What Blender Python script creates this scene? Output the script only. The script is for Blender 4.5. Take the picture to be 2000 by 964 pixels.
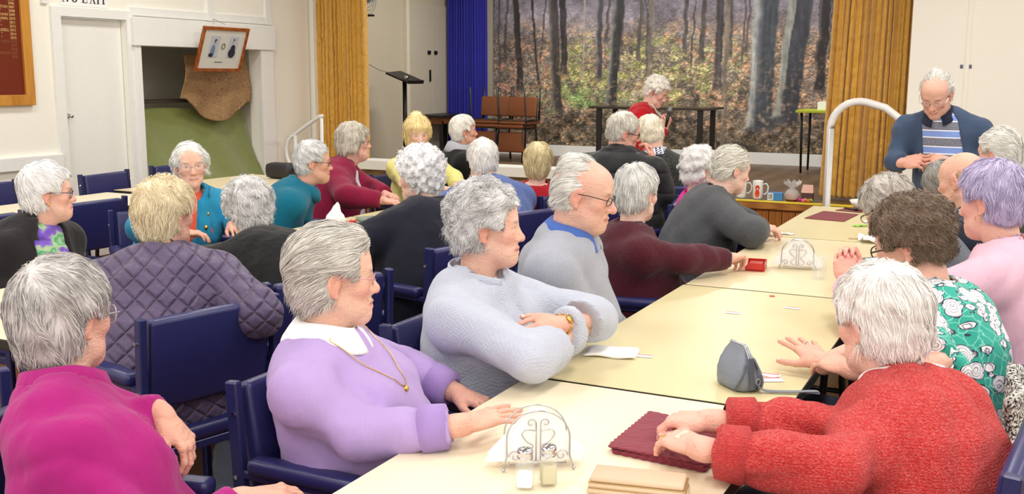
import bpy, bmesh, math, random
import numpy as np
from math import sin, cos, pi, radians, atan2, sqrt
from mathutils import Vector, Matrix

for o in list(bpy.data.objects): bpy.data.objects.remove(o)
SC = bpy.context.scene
COL = SC.collection
random.seed(4)
RNG = np.random.default_rng(11)

# ---------------------------------------------------------------- camera
CAM_H = 1.60
cam_d = bpy.data.cameras.new('camera'); cam_o = bpy.data.objects.new('camera', cam_d); COL.objects.link(cam_o)
cam_d.sensor_width = 36.0; cam_d.lens = 36.0 * 2022.9 / 2000.0
cam_d.clip_start = 0.05; cam_d.clip_end = 100
def _cam():
    y, p, r = radians(26.19), radians(9.445), radians(0.25)
    f = Vector((-sin(y) * cos(p), cos(y) * cos(p), -sin(p)))
    rt = Vector((cos(y), sin(y), 0)); up = rt.cross(f)
    R = cos(r) * rt + sin(r) * up; U = -sin(r) * rt + cos(r) * up
    m = Matrix((R, U, -f)).transposed().to_4x4(); m.translation = (0, 0, CAM_H)
    cam_o.matrix_world = m
_cam()
SC.camera = cam_o

# ---------------------------------------------------------------- light and exposure
SC.view_settings.view_transform = 'Standard'; SC.view_settings.look = 'None'
SC.view_settings.gamma = 1.0; SC.view_settings.use_curve_mapping = False
SC.view_settings.exposure = 0.22
wd = bpy.data.worlds.new('world'); SC.world = wd; wd.use_nodes = True
wd.node_tree.nodes['Background'].inputs[0].default_value = (0.80, 0.90, 1.0, 1)
wd.node_tree.nodes['Background'].inputs[1].default_value = 1.0
CEIL = 3.7
def area(name, loc, rot, sx, sy, power, col=(1, 0.985, 0.955)):
    l = bpy.data.lights.new(name, 'AREA'); l.shape = 'RECTANGLE'; l.size = sx; l.size_y = sy
    l.energy = power; l.color = col
    o = bpy.data.objects.new(name, l); COL.objects.link(o); o.location = loc; o.rotation_euler = rot
    return o
LAMP_SPOTS = [(x, y) for x in (-5.6, -2.9, -0.2, 2.2) for y in (-2.4, 0.6, 3.6, 6.6)]
for (x, y) in LAMP_SPOTS:
    area('lamp_ceiling_offscreen', (x, y, CEIL - 0.14), (0, 0, 0), 0.5, 1.5, 33)
for x in (-5.6, -2.9):      # lamps above the stage, over the top of the frame
    area('lamp_stage_offscreen', (x, 11.3, CEIL - 0.14), (0, 0, 0), 0.5, 1.5, 62)
# daylight through the windows of the wall behind the camera and of the right wall
for x in (-5.0, -2.2, 0.8):
    area('window_rear_offscreen', (x, -4.35, 1.9), (radians(90), 0, 0), 1.8, 1.5, 24, (0.96, 0.98, 1.0))
for y in (-1.5, 1.5, 4.5):
    area('window_right_offscreen', (3.45, y, 1.9), (0, radians(90), 0), 1.5, 1.8, 9, (0.96, 0.98, 1.0))

# ---------------------------------------------------------------- helpers
def link(o, parent=None):
    COL.objects.link(o)
    if parent: o.parent = parent
    return o
def tag(o, label=None, cat=None, group=None, kind=None):
    if label: o['label'] = label
    if cat: o['category'] = cat
    if group: o['group'] = group
    if kind: o['kind'] = kind
    return o
def empty(name, loc=(0, 0, 0), rz=0, parent=None):
    o = bpy.data.objects.new(name, None); o.empty_display_size = 0.1
    link(o, parent); o.location = loc; o.rotation_euler = (0, 0, rz); return o
def mesh_np(name, V, F, mats=(), smooth=True, parent=None, mi=None, colattr=None):
    """V (n,3), F (m,k) with one k."""
    me = bpy.data.meshes.new(name)
    V = np.asarray(V, np.float32); F = np.asarray(F, np.int32)
    k = F.shape[1]
    me.vertices.add(len(V)); me.vertices.foreach_set('co', V.ravel())
    me.loops.add(F.size); me.loops.foreach_set('vertex_index', F.ravel())
    me.polygons.add(len(F)); me.polygons.foreach_set('loop_start', np.arange(0, F.size, k, dtype=np.int32))
    me.polygons.foreach_set('loop_total', np.full(len(F), k, np.int32))
    if smooth: me.polygons.foreach_set('use_smooth', np.ones(len(F), bool))
    if mi is not None: me.polygons.foreach_set('material_index', np.asarray(mi, np.int32))
    for m in (mats if isinstance(mats, (list, tuple)) else [mats]): me.materials.append(m)
    if colattr is not None:
        colattr = np.asarray(colattr)
        a = me.color_attributes.new('Col', 'FLOAT_COLOR', 'POINT')
        c4 = np.ones((len(V), 4), np.float32); c4[:, :colattr.shape[1]] = colattr; a.data.foreach_set('color', c4.ravel())
    me.update(calc_edges=True); me.validate()
    return link(bpy.data.objects.new(name, me), parent)
class MB:
    """collects faces; build() links ONE mesh object"""
    def __init__(s): s.v = []; s.f = []; s.m = []
    def add(s, V, F, m=0):
        b = len(s.v); s.v += [tuple(p) for p in V]; s.f += [tuple(i + b for i in f) for f in F]; s.m += [m] * len(F); return s
    def box(s, c, size, rz=0, m=0, R=None):
        x, y, z = [q / 2 for q in size]
        M = R if R is not None else Matrix.Rotation(rz, 3, 'Z')
        V = [Vector(c) + M @ Vector((sx * x, sy * y, sz * z)) for sz in (-1, 1) for sy in (-1, 1) for sx in (-1, 1)]
        return s.add(V, [(0, 2, 3, 1), (4, 5, 7, 6), (0, 1, 5, 4), (2, 6, 7, 3), (0, 4, 6, 2), (1, 3, 7, 5)], m)
    def rbox(s, c, size, r=0.01, rz=0, m=0, R=None, seg=2):
        bm = bmesh.new(); bmesh.ops.create_cube(bm, size=1)
        for v in bm.verts: v.co = Vector((v.co.x * size[0], v.co.y * size[1], v.co.z * size[2]))
        bmesh.ops.bevel(bm, geom=bm.edges[:], offset=r, segments=seg, affect='EDGES', profile=0.6)
        M = R if R is not None else Matrix.Rotation(rz, 3, 'Z')
        bm.verts.ensure_lookup_table()
        s.add([Vector(c) + M @ v.co for v in bm.verts], [[v.index for v in f.verts] for f in bm.faces], m); bm.free(); return s
    def tube(s, pts, r, n=8, closed=False, m=0, cap=True):
        P = [Vector(p) for p in pts]; N = len(P); rr = r if isinstance(r, (list, tuple)) else [r] * N
        V = []; prev = None
        for i in range(N):
            a = P[i - 1] if (i > 0 or closed) else P[i]; b = P[(i + 1) % N] if (i < N - 1 or closed) else P[i]
            t = (b - a).normalized() if (b - a).length > 1e-9 else Vector((0, 0, 1))
            if prev is None:
                u = t.orthogonal().normalized()
            else:
                u = prev - t * prev.dot(t); u = u.normalized() if u.length > 1e-6 else t.orthogonal().normalized()
            prev = u; w = t.cross(u)
            for k in range(n):
                a_ = 2 * pi * k / n; V.append(P[i] + (u * cos(a_) + w * sin(a_)) * rr[i])
        F = []
        for i in range(N if closed else N - 1):
            j = (i + 1) % N
            for k in range(n): F.append((i * n + k, i * n + (k + 1) % n, j * n + (k + 1) % n, j * n + k))
        if cap and not closed: F += [tuple(range(n))[::-1], tuple((N - 1) * n + k for k in range(n))]
        return s.add(V, F, m)
    def lathe(s, prof, n=24, c=(0, 0, 0), m=0, sx=1, sy=1):
        V = []; F = []
        for (r, z) in prof:
            for k in range(n):
                a = 2 * pi * k / n; V.append((c[0] + r * cos(a) * sx, c[1] + r * sin(a) * sy, c[2] + z))
        for i in range(len(prof) - 1):
            for k in range(n): F.append((i * n + k, i * n + (k + 1) % n, (i + 1) * n + (k + 1) % n, (i + 1) * n + k))
        return s.add(V, F, m)
    def sphere(s, c, r, n=12, m=0, sc=(1, 1, 1)):
        V = []; F = []; h = n // 2
        for i in range(h + 1):
            t = pi * i / h
            for k in range(n):
                a = 2 * pi * k / n
                V.append((c[0] + r * sc[0] * sin(t) * cos(a), c[1] + r * sc[1] * sin(t) * sin(a), c[2] + r * sc[2] * cos(t)))
        for i in range(h):
            for k in range(n): F.append((i * n + k, (i + 1) * n + k, (i + 1) * n + (k + 1) % n, i * n + (k + 1) % n))
        return s.add(V, F, m)
    def build(s, name, mats, parent=None, smooth=False, auto=None):
        me = bpy.data.meshes.new(name); me.from_pydata([tuple(v) for v in s.v], [], s.f)
        for m in (mats if isinstance(mats, (list, tuple)) else [mats]): me.materials.append(m)
        me.polygons.foreach_set('material_index', s.m)
        me.polygons.foreach_set('use_smooth', [bool(smooth)] * len(s.f))
        me.validate(); me.update()
        return link(bpy.data.objects.new(name, me), parent)
def copy_tree(o, parent=None):
    c = o.copy(); COL.objects.link(c); c.parent = parent
    for ch in list(o.children): copy_tree(ch, c)
    return c

# ---------------------------------------------------------------- materials
def srgb(r, g, b):
    f = lambda u: (u / 255 / 12.92) if u / 255 <= 0.04045 else ((u / 255 + 0.055) / 1.055) ** 2.4
    return (f(r), f(g), f(b))
class NT:
    def __init__(s, name):
        s.m = bpy.data.materials.new(name); s.m.use_nodes = True; s.t = s.m.node_tree
        s.b = s.t.nodes['Principled BSDF']
    def n(s, typ, **kw):
        nd = s.t.nodes.new(typ)
        for k, v in kw.items():
            if k.startswith('_'): setattr(nd, k[1:], v)
            else:
                key = int(k[1:]) if k[0] == 'i' and k[1:].isdigit() else k.replace('__', ' ')
                if hasattr(v, 'is_output'): s.t.links.new(v, nd.inputs[key])
                else: nd.inputs[key].default_value = v
        return nd
    def l(s, a, b): s.t.links.new(a, b)
    def co(s): return s.n('ShaderNodeTexCoord').outputs['Object']
    def math(s, op, a, b=None, c=None):
        nd = s.t.nodes.new('ShaderNodeMath'); nd.operation = op
        for i, v in enumerate((a, b, c)):
            if v is None: continue
            if hasattr(v, 'is_output'): s.l(v, nd.inputs[i])
            else: nd.inputs[i].default_value = v
        return nd.outputs[0]
    def mix(s, f, a, b):
        nd = s.t.nodes.new('ShaderNodeMix'); nd.data_type = 'RGBA'
        for i, v in ((0, f), (6, a), (7, b)):
            if hasattr(v, 'is_output'): s.l(v, nd.inputs[i])
            else: nd.inputs[i].default_value = (tuple(v) + (1,)) if isinstance(v, tuple) and len(v) == 3 else v
        return nd.outputs[2]
    def noise(s, scale, detail=3, vec=None, rough=0.5):
        nd = s.n('ShaderNodeTexNoise', Scale=scale, Detail=float(detail), Roughness=rough)
        s.l(vec if vec is not None else s.co(), nd.inputs['Vector']); return nd.outputs[0]
    def ramp(s, f, stops):
        nd = s.t.nodes.new('ShaderNodeValToRGB'); s.l(f, nd.inputs[0]); e = nd.color_ramp.elements
        while len(e) < len(stops): e.new(0.5)
        for q, (p, c) in zip(e, stops): q.position = p; q.color = tuple(c) + (1,)
        return nd.outputs[0]
    def mapv(s, scale=(1, 1, 1), rot=(0, 0, 0), loc=(0, 0, 0), vec=None):
        nd = s.t.nodes.new('ShaderNodeMapping'); nd.inputs['Scale'].default_value = scale; nd.inputs['Rotation'].default_value = rot
        nd.inputs['Location'].default_value = loc
        s.l(vec if vec is not None else s.co(), nd.inputs['Vector']); return nd.outputs[0]
    def bump(s, h, strength=0.3, dist=0.002):
        nd = s.t.nodes.new('ShaderNodeBump'); nd.inputs['Strength'].default_value = strength; nd.inputs['Distance'].default_value = dist
        s.l(h, nd.inputs['Height']); s.l(nd.outputs[0], s.b.inputs['Normal']); return nd
    def base(s, c):
        if hasattr(c, 'is_output'): s.l(c, s.b.inputs['Base Color'])
        else: s.b.inputs['Base Color'].default_value = tuple(c) + (1,)
    def set(s, rough=None, metal=None, spec=None, trans=None, ior=None, sheen=None, coat=None, emit=None, alpha=None, sub=None):
        I = s.b.inputs
        for k, v in (('Roughness', rough), ('Metallic', metal), ('Specular IOR Level', spec), ('Transmission Weight', trans), ('IOR', ior),
                     ('Sheen Weight', sheen), ('Coat Weight', coat), ('Alpha', alpha), ('Subsurface Weight', sub)):
            if v is not None: I[k].default_value = v
        if emit: I['Emission Color'].default_value = tuple(emit[0]) + (1,); I['Emission Strength'].default_value = emit[1]
        return s
_MC = {}
def plain(name, rgb, rough=0.5, metal=0.0, var=0.08, scale=12, bump=0.0, **kw):
    """rgb in sRGB 0..255; slight procedural variation"""
    key = ('p', name)
    if key in _MC: return _MC[key]
    t = NT(name); c = srgb(*rgb)
    nz = t.noise(scale, 3)
    t.base(t.mix(nz, tuple(x * (1 - var) for x in c), tuple(min(1, x * (1 + var)) for x in c)))
    t.set(rough=rough, metal=metal, **kw)
    if bump: t.bump(t.noise(scale * 12, 2), 0.4, bump)
    _MC[key] = t.m; return t.m
def fabric(name, rgb, kind='plain', rough=0.9, var=0.12, rgb2=None, scale=1.0):
    key = ('f', name)
    if key in _MC: return _MC[key]
    t = NT(name); c = srgb(*rgb); t.set(rough=rough, sheen=0.15, spec=0.2)
    big = t.noise(9, 3); fine = t.noise(420, 2)
    col = t.mix(big, tuple(x * (1 - var) for x in c), tuple(min(1, x * (1 + var)) for x in c))
    if kind == 'plain':
        wr = t.noise(16, 3, t.mapv((1, 1, 0.35)))
        t.bump(t.math('ADD', t.math('MULTIPLY', fine, 0.06), wr), 0.6, 0.018)
    elif kind == 'knit':
        w1 = t.n('ShaderNodeTexWave', Scale=38.0 * scale, Distortion=3.0, Detail=2.0, _bands_direction='Z'); t.l(t.co(), w1.inputs['Vector'])
        w1.inputs['Detail Scale'].default_value = 9.0
        vo = t.n('ShaderNodeTexVoronoi', Scale=210.0 * scale); t.l(t.mapv((1.0, 1.0, 1.5)), vo.inputs['Vector'])
        h = t.math('ADD', t.math('MULTIPLY', w1.outputs[1], 0.35), t.math('MULTIPLY', vo.outputs[0], 1.1))
        vc = t.n('ShaderNodeSeparateColor'); t.l(vo.outputs['Color'], vc.inputs[0]); sp = t.ramp(vc.outputs[0], [(0.35, (0, 0, 0)), (0.9, (1, 1, 1))])   # heathered yarn, stitch by stitch
        c2 = srgb(*(rgb2 or tuple(min(255, x + 35) for x in rgb)))
        col = t.mix(t.math('MULTIPLY', sp, 0.5), c, c2)
        t.bump(h, 0.8, 0.006)
    elif kind == 'weave':      # small herringbone jersey
        a = t.n('ShaderNodeTexWave', Scale=42.0, Distortion=1.5, Detail=1.0, _bands_direction='DIAGONAL'); t.l(t.mapv((1, 1, 1.3)), a.inputs['Vector'])
        b = t.n('ShaderNodeTexWave', Scale=42.0, Distortion=1.5, Detail=1.0, _bands_direction='DIAGONAL'); t.l(t.mapv((-1, -1, 1.3)), b.inputs['Vector'])
        ch = t.n('ShaderNodeTexNoise', Scale=75.0, Detail=0.0); t.l(t.mapv((1, 1, 1)), ch.inputs['Vector'])
        h = t.mix(t.math('GREATER_THAN', ch.outputs[0], .5), a.outputs[0], b.outputs[0])
        hv = t.n('ShaderNodeSeparateColor'); t.l(h, hv.inputs[0])
        c2 = srgb(*(rgb2 or tuple(max(0, x - 45) for x in rgb)))
        col = t.mix(t.noise(300, 2), c2, c)
        t.bump(hv.outputs[0], 0.4, 0.002)
    elif kind == 'quilt':
        cs = t.n('ShaderNodeSeparateXYZ'); t.l(t.co(), cs.inputs[0])
        xa = t.math('ADD', t.math('MULTIPLY', cs.outputs[0], 0.86), t.math('MULTIPLY', cs.outputs[1], -0.50))
        k = 15.0 * scale
        p = t.math('ADD', t.math('MULTIPLY', xa, k), t.math('MULTIPLY', cs.outputs[2], k * 1.05))
        q = t.math('SUBTRACT', t.math('MULTIPLY', xa, k), t.math('MULTIPLY', cs.outputs[2], k * 1.05))
        tri = lambda u: t.math('MULTIPLY', t.math('ABSOLUTE', t.math('SUBTRACT', t.math('FRACT', u), 0.5)), 2.0)
        d = t.math('MAXIMUM', tri(p), tri(q))
        puff = t.math('SUBTRACT', 1.0, t.math('POWER', d, 5.0))
        wr = t.noise(60, 3)
        t.bump(t.math('ADD', puff, t.math('MULTIPLY', wr, 0.35)), 0.9, 0.012); t.set(rough=0.5, spec=0.35)
    elif kind == 'puffer':
        cs = t.n('ShaderNodeSeparateXYZ'); t.l(t.co(), cs.inputs[0])
        d = t.math('ABSOLUTE', t.math('SUBTRACT', t.math('FRACT', t.math('MULTIPLY', cs.outputs[2], 8.0)), 0.5))
        t.bump(t.math('ADD', t.math('SUBTRACT', 1.0, t.math('POWER', t.math('MULTIPLY', d, 2.0), 4.0)), t.math('MULTIPLY', t.noise(40, 3), 0.4)), 0.7, 0.012); t.set(rough=0.55)
    elif kind == 'tweed':
        v = t.n('ShaderNodeTexNoise', Scale=230.0 * scale, Detail=1.0); t.l(t.mapv((1, 1, 0.8)), v.inputs['Vector'])
        f = t.ramp(v.outputs[0], [(0.38, (0, 0, 0)), (0.62, (1, 1, 1))])
        c2 = srgb(*(rgb2 or tuple(max(0, x - 60) for x in rgb)))
        col = t.mix(f, c2, col); t.bump(t.math('ADD', v.outputs[0], t.noise(14, 3, t.mapv((1, 1, 0.4)))), 0.5, 0.006)
    elif kind == 'boucle':
        v = t.n('ShaderNodeTexVoronoi', Scale=75.0 * scale); t.l(t.mapv((1, 1, 1)), v.inputs['Vector'])
        v2 = t.noise(150, 2)
        f = t.ramp(v2, [(0.44, (0, 0, 0)), (0.5, (1, 1, 1))])
        col = t.mix(f, srgb(*(rgb2 or (30, 30, 32))), c); t.bump(v.outputs[0], 0.9, 0.008)
    elif kind == 'floral':
        sc = 17.0
        cs = t.n('ShaderNodeSeparateXYZ'); t.l(t.co(), cs.inputs[0])
        u = t.math('ADD', cs.outputs[0], t.math('MULTIPLY', cs.outputs[1], 0.75))
        cv = t.n('ShaderNodeCombineXYZ'); t.l(u, cv.inputs[0]); t.l(cs.outputs[2], cv.inputs[1])
        wn = t.n('ShaderNodeTexNoise', Scale=60.0, Detail=1.0); t.l(cv.outputs[0], wn.inputs['Vector'])
        wa = t.n('ShaderNodeVectorMath', _operation='SCALE'); t.l(wn.outputs['Color'], wa.inputs[0]); wa.inputs['Scale'].default_value = 0.012
        wv = t.n('ShaderNodeVectorMath', _operation='ADD'); t.l(cv.outputs[0], wv.inputs[0]); t.l(wa.outputs[0], wv.inputs[1])
        wv3 = t.n('ShaderNodeVectorMath', _operation='ADD'); t.l(t.co(), wv3.inputs[0]); t.l(wa.outputs[0], wv3.inputs[1])
        vo = t.n('ShaderNodeTexVoronoi', Scale=sc, Randomness=0.8); t.l(wv3.outputs[0], vo.inputs['Vector'])
        sub = t.n('ShaderNodeVectorMath', _operation='SUBTRACT'); t.l(wv3.outputs[0], sub.inputs[0]); t.l(vo.outputs['Position'], sub.inputs[1])
        ss = t.n('ShaderNodeSeparateXYZ'); t.l(sub.outputs[0], ss.inputs[0])
        ln = t.n('ShaderNodeVectorMath', _operation='LENGTH'); t.l(sub.outputs[0], ln.inputs[0]); r = ln.outputs['Value']
        th = t.math('ARCTAN2', ss.outputs[2], t.math('ADD', ss.outputs[0], ss.outputs[1]))
        pet = t.math('ADD', 0.024, t.math('MULTIPLY', t.math('ABSOLUTE', t.math('SINE', t.math('MULTIPLY', th, 3.0))), 0.010))
        inside = t.math('LESS_THAN', r, pet)
        ring = t.math('LESS_THAN', t.math('ABSOLUTE', t.math('SUBTRACT', r, pet)), 0.0016)
        sw = t.math('SINE', t.math('ADD', t.math('MULTIPLY', r, 900.0), t.math('MULTIPLY', th, 3.0)))
        ink = t.math('GREATER_THAN', sw, 0.72)
        col = t.mix(inside, srgb(*rgb), srgb(244, 240, 244))
        col = t.mix(t.math('MULTIPLY', t.math('MULTIPLY', inside, ink), 0.75), col, srgb(70, 66, 90))
        col = t.mix(ring, col, srgb(52, 60, 78))
        vv = t.n('ShaderNodeTexVoronoi', Scale=sc * 1.6, _feature='DISTANCE_TO_EDGE'); t.l(wv3.outputs[0], vv.inputs['Vector'])
        vine = t.math('MULTIPLY', t.math('LESS_THAN', vv.outputs[0], 0.035), t.math('SUBTRACT', 1.0, inside))
        col = t.mix(t.math('MULTIPLY', vine, 0.6), col, srgb(150, 220, 205))
        t.bump(t.noise(14, 3), 0.3, 0.008); t.set(rough=0.7)
    elif kind == 'stripe':     # polo with horizontal stripes
        cs = t.n('ShaderNodeSeparateXYZ'); t.l(t.co(), cs.inputs[0])
        f = t.math('FRACT', t.math('MULTIPLY', t.math('ADD', cs.outputs[2], 0.0), 10.5))
        g = t.ramp(t.noise(300, 1), [(0.4, srgb(96, 98, 112)), (0.6, srgb(140, 143, 156))])
        blue = t.math('LESS_THAN', f, 0.46)
        col = t.mix(blue, g, srgb(126, 152, 214))
        e1 = t.math('LESS_THAN', t.math('ABSOLUTE', t.math('SUBTRACT', f, 0.03)), 0.03); e2 = t.math('LESS_THAN', t.math('ABSOLUTE', t.math('SUBTRACT', f, 0.46)), 0.03)
        col = t.mix(t.math('MAXIMUM', e1, e2), col, srgb(246, 246, 250)); t.bump(t.noise(14, 3), 0.4, 0.01)
    elif kind == 'check':
        w = t.n('ShaderNodeTexChecker', Scale=70.0); t.l(t.co(), w.inputs['Vector']); col = t.mix(w.outputs[1], c, srgb(*(rgb2 or (235, 235, 240))))
    elif kind == 'print':      # mottled print of two colours
        v = t.n('ShaderNodeTexVoronoi', Scale=48.0 * scale, _distance='MANHATTAN'); t.l(t.co(), v.inputs['Vector'])
        nz = t.noise(70 * scale, 3)
        f = t.ramp(t.math('ADD', t.math('MULTIPLY', v.outputs[0], 0.7), t.math('MULTIPLY', nz, 0.6)), [(0.45, (0, 0, 0)), (0.6, (1, 1, 1))])
        col = t.mix(f, col, srgb(*(rgb2 or (240, 240, 240)))); t.bump(t.noise(14, 3), 0.4, 0.01)
    elif kind == 'scarf':
        nz = t.noise(9, 2, t.mapv((1, 1, 1.3)))
        col = t.ramp(nz, [(0.30, c), (0.47, srgb(120, 88, 190)), (0.53, srgb(170, 196, 150)), (0.60, srgb(60, 160, 110)), (0.68, srgb(190, 205, 170))])
        t.bump(t.noise(22, 3), 0.5, 0.01)
    t.base(col); _MC[key] = t.m; return t.m
def hair_mat(name, ca, cb, rough=0.55):
    key = ('h', name)
    if key in _MC: return _MC[key]
    t = NT(name); g = t.n('ShaderNodeNewGeometry')
    r = g.outputs['Random Per Island']
    nz = t.noise(22, 2)
    f = t.math('ADD', t.math('MULTIPLY', r, 0.50), t.math('MULTIPLY', t.math('SUBTRACT', nz, 0.08), 0.9))
    t.base(t.ramp(f, [(0.05, srgb(*ca)), (0.9, srgb(*cb))])); t.set(rough=rough, spec=0.35, sheen=0.1)
    _MC[key] = t.m; return t.m
def skin_mat():
    if 'skin' in _MC: return _MC['skin']
    t = NT('skin'); a = t.n('ShaderNodeAttribute', _attribute_name='Col')
    blot = t.noise(28, 4); spots = t.noise(95, 2)
    c = t.mix(t.ramp(blot, [(0.35, (0, 0, 0)), (0.7, (1, 1, 1))]), a.outputs['Color'], srgb(222, 150, 136))
    nd = c.node; nd.blend_type = 'MIX'
    mx = t.n('ShaderNodeMix', _data_type='RGBA'); mx.inputs[0].default_value = 0.35
    t.l(a.outputs['Color'], mx.inputs[6]); t.l(c, mx.inputs[7])
    sp = t.ramp(spots, [(0.66, (0, 0, 0)), (0.74, (1, 1, 1))])
    c2 = t.mix(t.math('MULTIPLY', sp, 0.30), mx.outputs[2], srgb(160, 100, 75))
    t.base(c2); t.set(rough=0.48, spec=0.35, sub=0.08)
    t.b.inputs['Subsurface Radius'].default_value = (0.01, 0.004, 0.002)
    w = t.noise(130, 4, t.mapv((1, 1, 2.2)), 0.6)
    t.bump(t.math('ADD', w, t.math('MULTIPLY', t.noise(45, 3, t.mapv((1, 1, 3.0))), 0.9)), 0.6, 0.006)
    _MC['skin'] = t.m; return t.m
M = {}
M['chrome'] = plain('chrome', (205, 205, 210), 0.16, 1.0, 0.02)
M['wire'] = plain('bright_wire', (188, 188, 194), .22, .9)
M['gold'] = plain('gold', (220, 180, 95), 0.25, 1.0, 0.05)
M['black'] = plain('black_plastic', (22, 22, 24), 0.4)
M['blackmetal'] = plain('black_metal', (26, 26, 28), 0.35, 0.2)
M['white'] = plain('white_paint', (240, 240, 236), 0.45, var=0.03)
M['navy'] = plain('navy_vinyl', (38, 40, 92), 0.36, var=0.1, bump=0.0008)
M['navymetal'] = plain('navy_enamel', (36, 40, 88), 0.3, var=0.05)
M['paper'] = plain('white_paper', (248, 247, 244), 0.8, var=0.03, bump=0.001)
# ---------------------------------------------------------------- signed-distance modelling (smooth unions meshed with surface nets)
class Grid:
    def __init__(s, lo, hi, h):
        s.lo = np.asarray(lo, np.float64); s.h = h
        s.n = (np.ceil((np.asarray(hi) - s.lo) / h).astype(int) + 2)
        s.f = np.full(s.n, 0.5, np.float32)
    def _blk(s, lo, hi):
        a = np.clip(np.floor((lo - s.lo) / s.h).astype(int), 0, s.n - 1); b = np.clip(np.ceil((hi - s.lo) / s.h).astype(int) + 1, 1, s.n)
        if np.any(b <= a): return None
        ax = [(s.lo[i] + np.arange(a[i], b[i]) * s.h).astype(np.float32) for i in range(3)]
        return tuple(slice(a[i], b[i]) for i in range(3)), ax[0][:, None, None], ax[1][None, :, None], ax[2][None, None, :]
    def op(s, prim, k=0.01, mode='+'):
        lo, hi, fn = prim
        g = s._blk(lo - k - 2.5 * s.h, hi + k + 2.5 * s.h)
        if g is None: return
        sl, X, Y, Z = g; d = fn(X, Y, Z).astype(np.float32); f = s.f[sl]
        if mode == '+':
            if k > 0:
                hh = np.maximum(k - np.abs(f - d), 0) / k; s.f[sl] = np.minimum(f, d) - hh * hh * (k * 0.25)
            else: s.f[sl] = np.minimum(f, d)
        else:
            d = -d
            if k > 0:
                hh = np.maximum(k - np.abs(f - d), 0) / k; s.f[sl] = np.maximum(f, d) + hh * hh * (k * 0.25)
            else: s.f[sl] = np.maximum(f, d)
    def run(s, prims):
        for q in prims: s.op(q[0], q[1], q[2] if len(q) > 2 else '+')
        return s
    def displace(s, amp, lam, seed=0, band=0.05, ridged=False):
        r = np.random.default_rng(seed); m = np.abs(s.f) < band
        idx = np.argwhere(m); P = s.lo + idx * s.h
        d = np.zeros(len(P))
        for i in range(6):
            v = r.normal(size=3); v[2] *= (.55 if ridged else 1); v /= np.linalg.norm(v); v *= 2 * pi / (lam * r.uniform(0.7, 1.8)); w = r.normal(size=3) * 7; w2 = r.normal(size=3) * 9
            ph = P @ v + 2.2 * np.sin(P @ w + i) + r.uniform(0, 6.3)
            if ridged: d += (1 - 2 * np.abs(np.sin(ph * .5)) ** .7) * np.clip(.35 + np.sin(P @ w2 + 2 * i), 0, 1.3)
            else: d += np.sin(ph)
        s.f[m] += (amp * d / 2.0).astype(np.float32)
    def mesh(s):
        f = s.f; n = s.n; S = f < 0
        c = S[:-1, :-1, :-1].astype(np.int8)
        cnt = np.zeros(n - 1, np.int8)
        for i in (0, 1):
            for j in (0, 1):
                for k in (0, 1): cnt += S[i:n[0] - 1 + i, j:n[1] - 1 + j, k:n[2] - 1 + k]
        act = (cnt > 0) & (cnt < 8); cells = np.argwhere(act)
        if len(cells) == 0: return np.zeros((0, 3)), np.zeros((0, 4), int)
        vid = np.full(n - 1, -1, np.int64); vid[act] = np.arange(len(cells))
        acc = np.zeros((len(cells), 3)); num = np.zeros(len(cells))
        cor = [(i, j, k) for i in (0, 1) for j in (0, 1) for k in (0, 1)]
        val = {q: f[cells[:, 0] + q[0], cells[:, 1] + q[1], cells[:, 2] + q[2]].astype(np.float64) for q in cor}
        for a in cor:
            for ax in range(3):
                if a[ax]: continue
                b = list(a); b[ax] = 1; b = tuple(b)
                va, vb = val[a], val[b]; m = (va < 0) != (vb < 0)
                t = np.where(m, va / np.where(m, va - vb, 1), 0)
                p = np.array(a, float)[None] + 0; p = np.repeat(p, len(cells), 0); p[:, ax] += t
                acc[m] += p[m]; num += m
        V = s.lo + (cells + acc / np.maximum(num, 1)[:, None]) * s.h
        Q = []
        for ax in range(3):
            u, w = (ax + 1) % 3, (ax + 2) % 3
            a = [slice(None)] * 3; b = [slice(None)] * 3
            a[ax] = slice(0, n[ax] - 1); b[ax] = slice(1, n[ax])
            for q in (u, w): a[q] = slice(1, n[q] - 1); b[q] = slice(1, n[q] - 1)
            sa, sb = S[tuple(a)], S[tuple(b)]; e = np.argwhere(sa != sb)
            if len(e) == 0: continue
            flip = sa[e[:, 0], e[:, 1], e[:, 2]]
            e[:, u] += 1; e[:, w] += 1
            def at(du, dw):
                q = e.copy(); q[:, u] -= du; q[:, w] -= dw; return vid[q[:, 0], q[:, 1], q[:, 2]]
            quad = np.stack([at(1, 1), at(0, 1), at(0, 0), at(1, 0)], 1)
            quad[~flip] = quad[~flip][:, ::-1]
            Q.append(quad)
        return V, np.concatenate(Q)
A3 = lambda p: np.asarray(p, np.float64)
def rc(a, b, ra, rb):
    a, b = A3(a), A3(b); ab = b - a; L = max(float(ab @ ab), 1e-12); R = max(ra, rb)
    def fn(X, Y, Z):
        px, py, pz = X - a[0], Y - a[1], Z - a[2]
        t = np.clip((px * ab[0] + py * ab[1] + pz * ab[2]) / L, 0, 1)
        return np.sqrt((px - t * ab[0]) ** 2 + (py - t * ab[1]) ** 2 + (pz - t * ab[2]) ** 2) - (ra + (rb - ra) * t)
    return np.minimum(a, b) - R, np.maximum(a, b) + R, fn
def sp(c, r): return rc(c, c, r, r)
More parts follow.
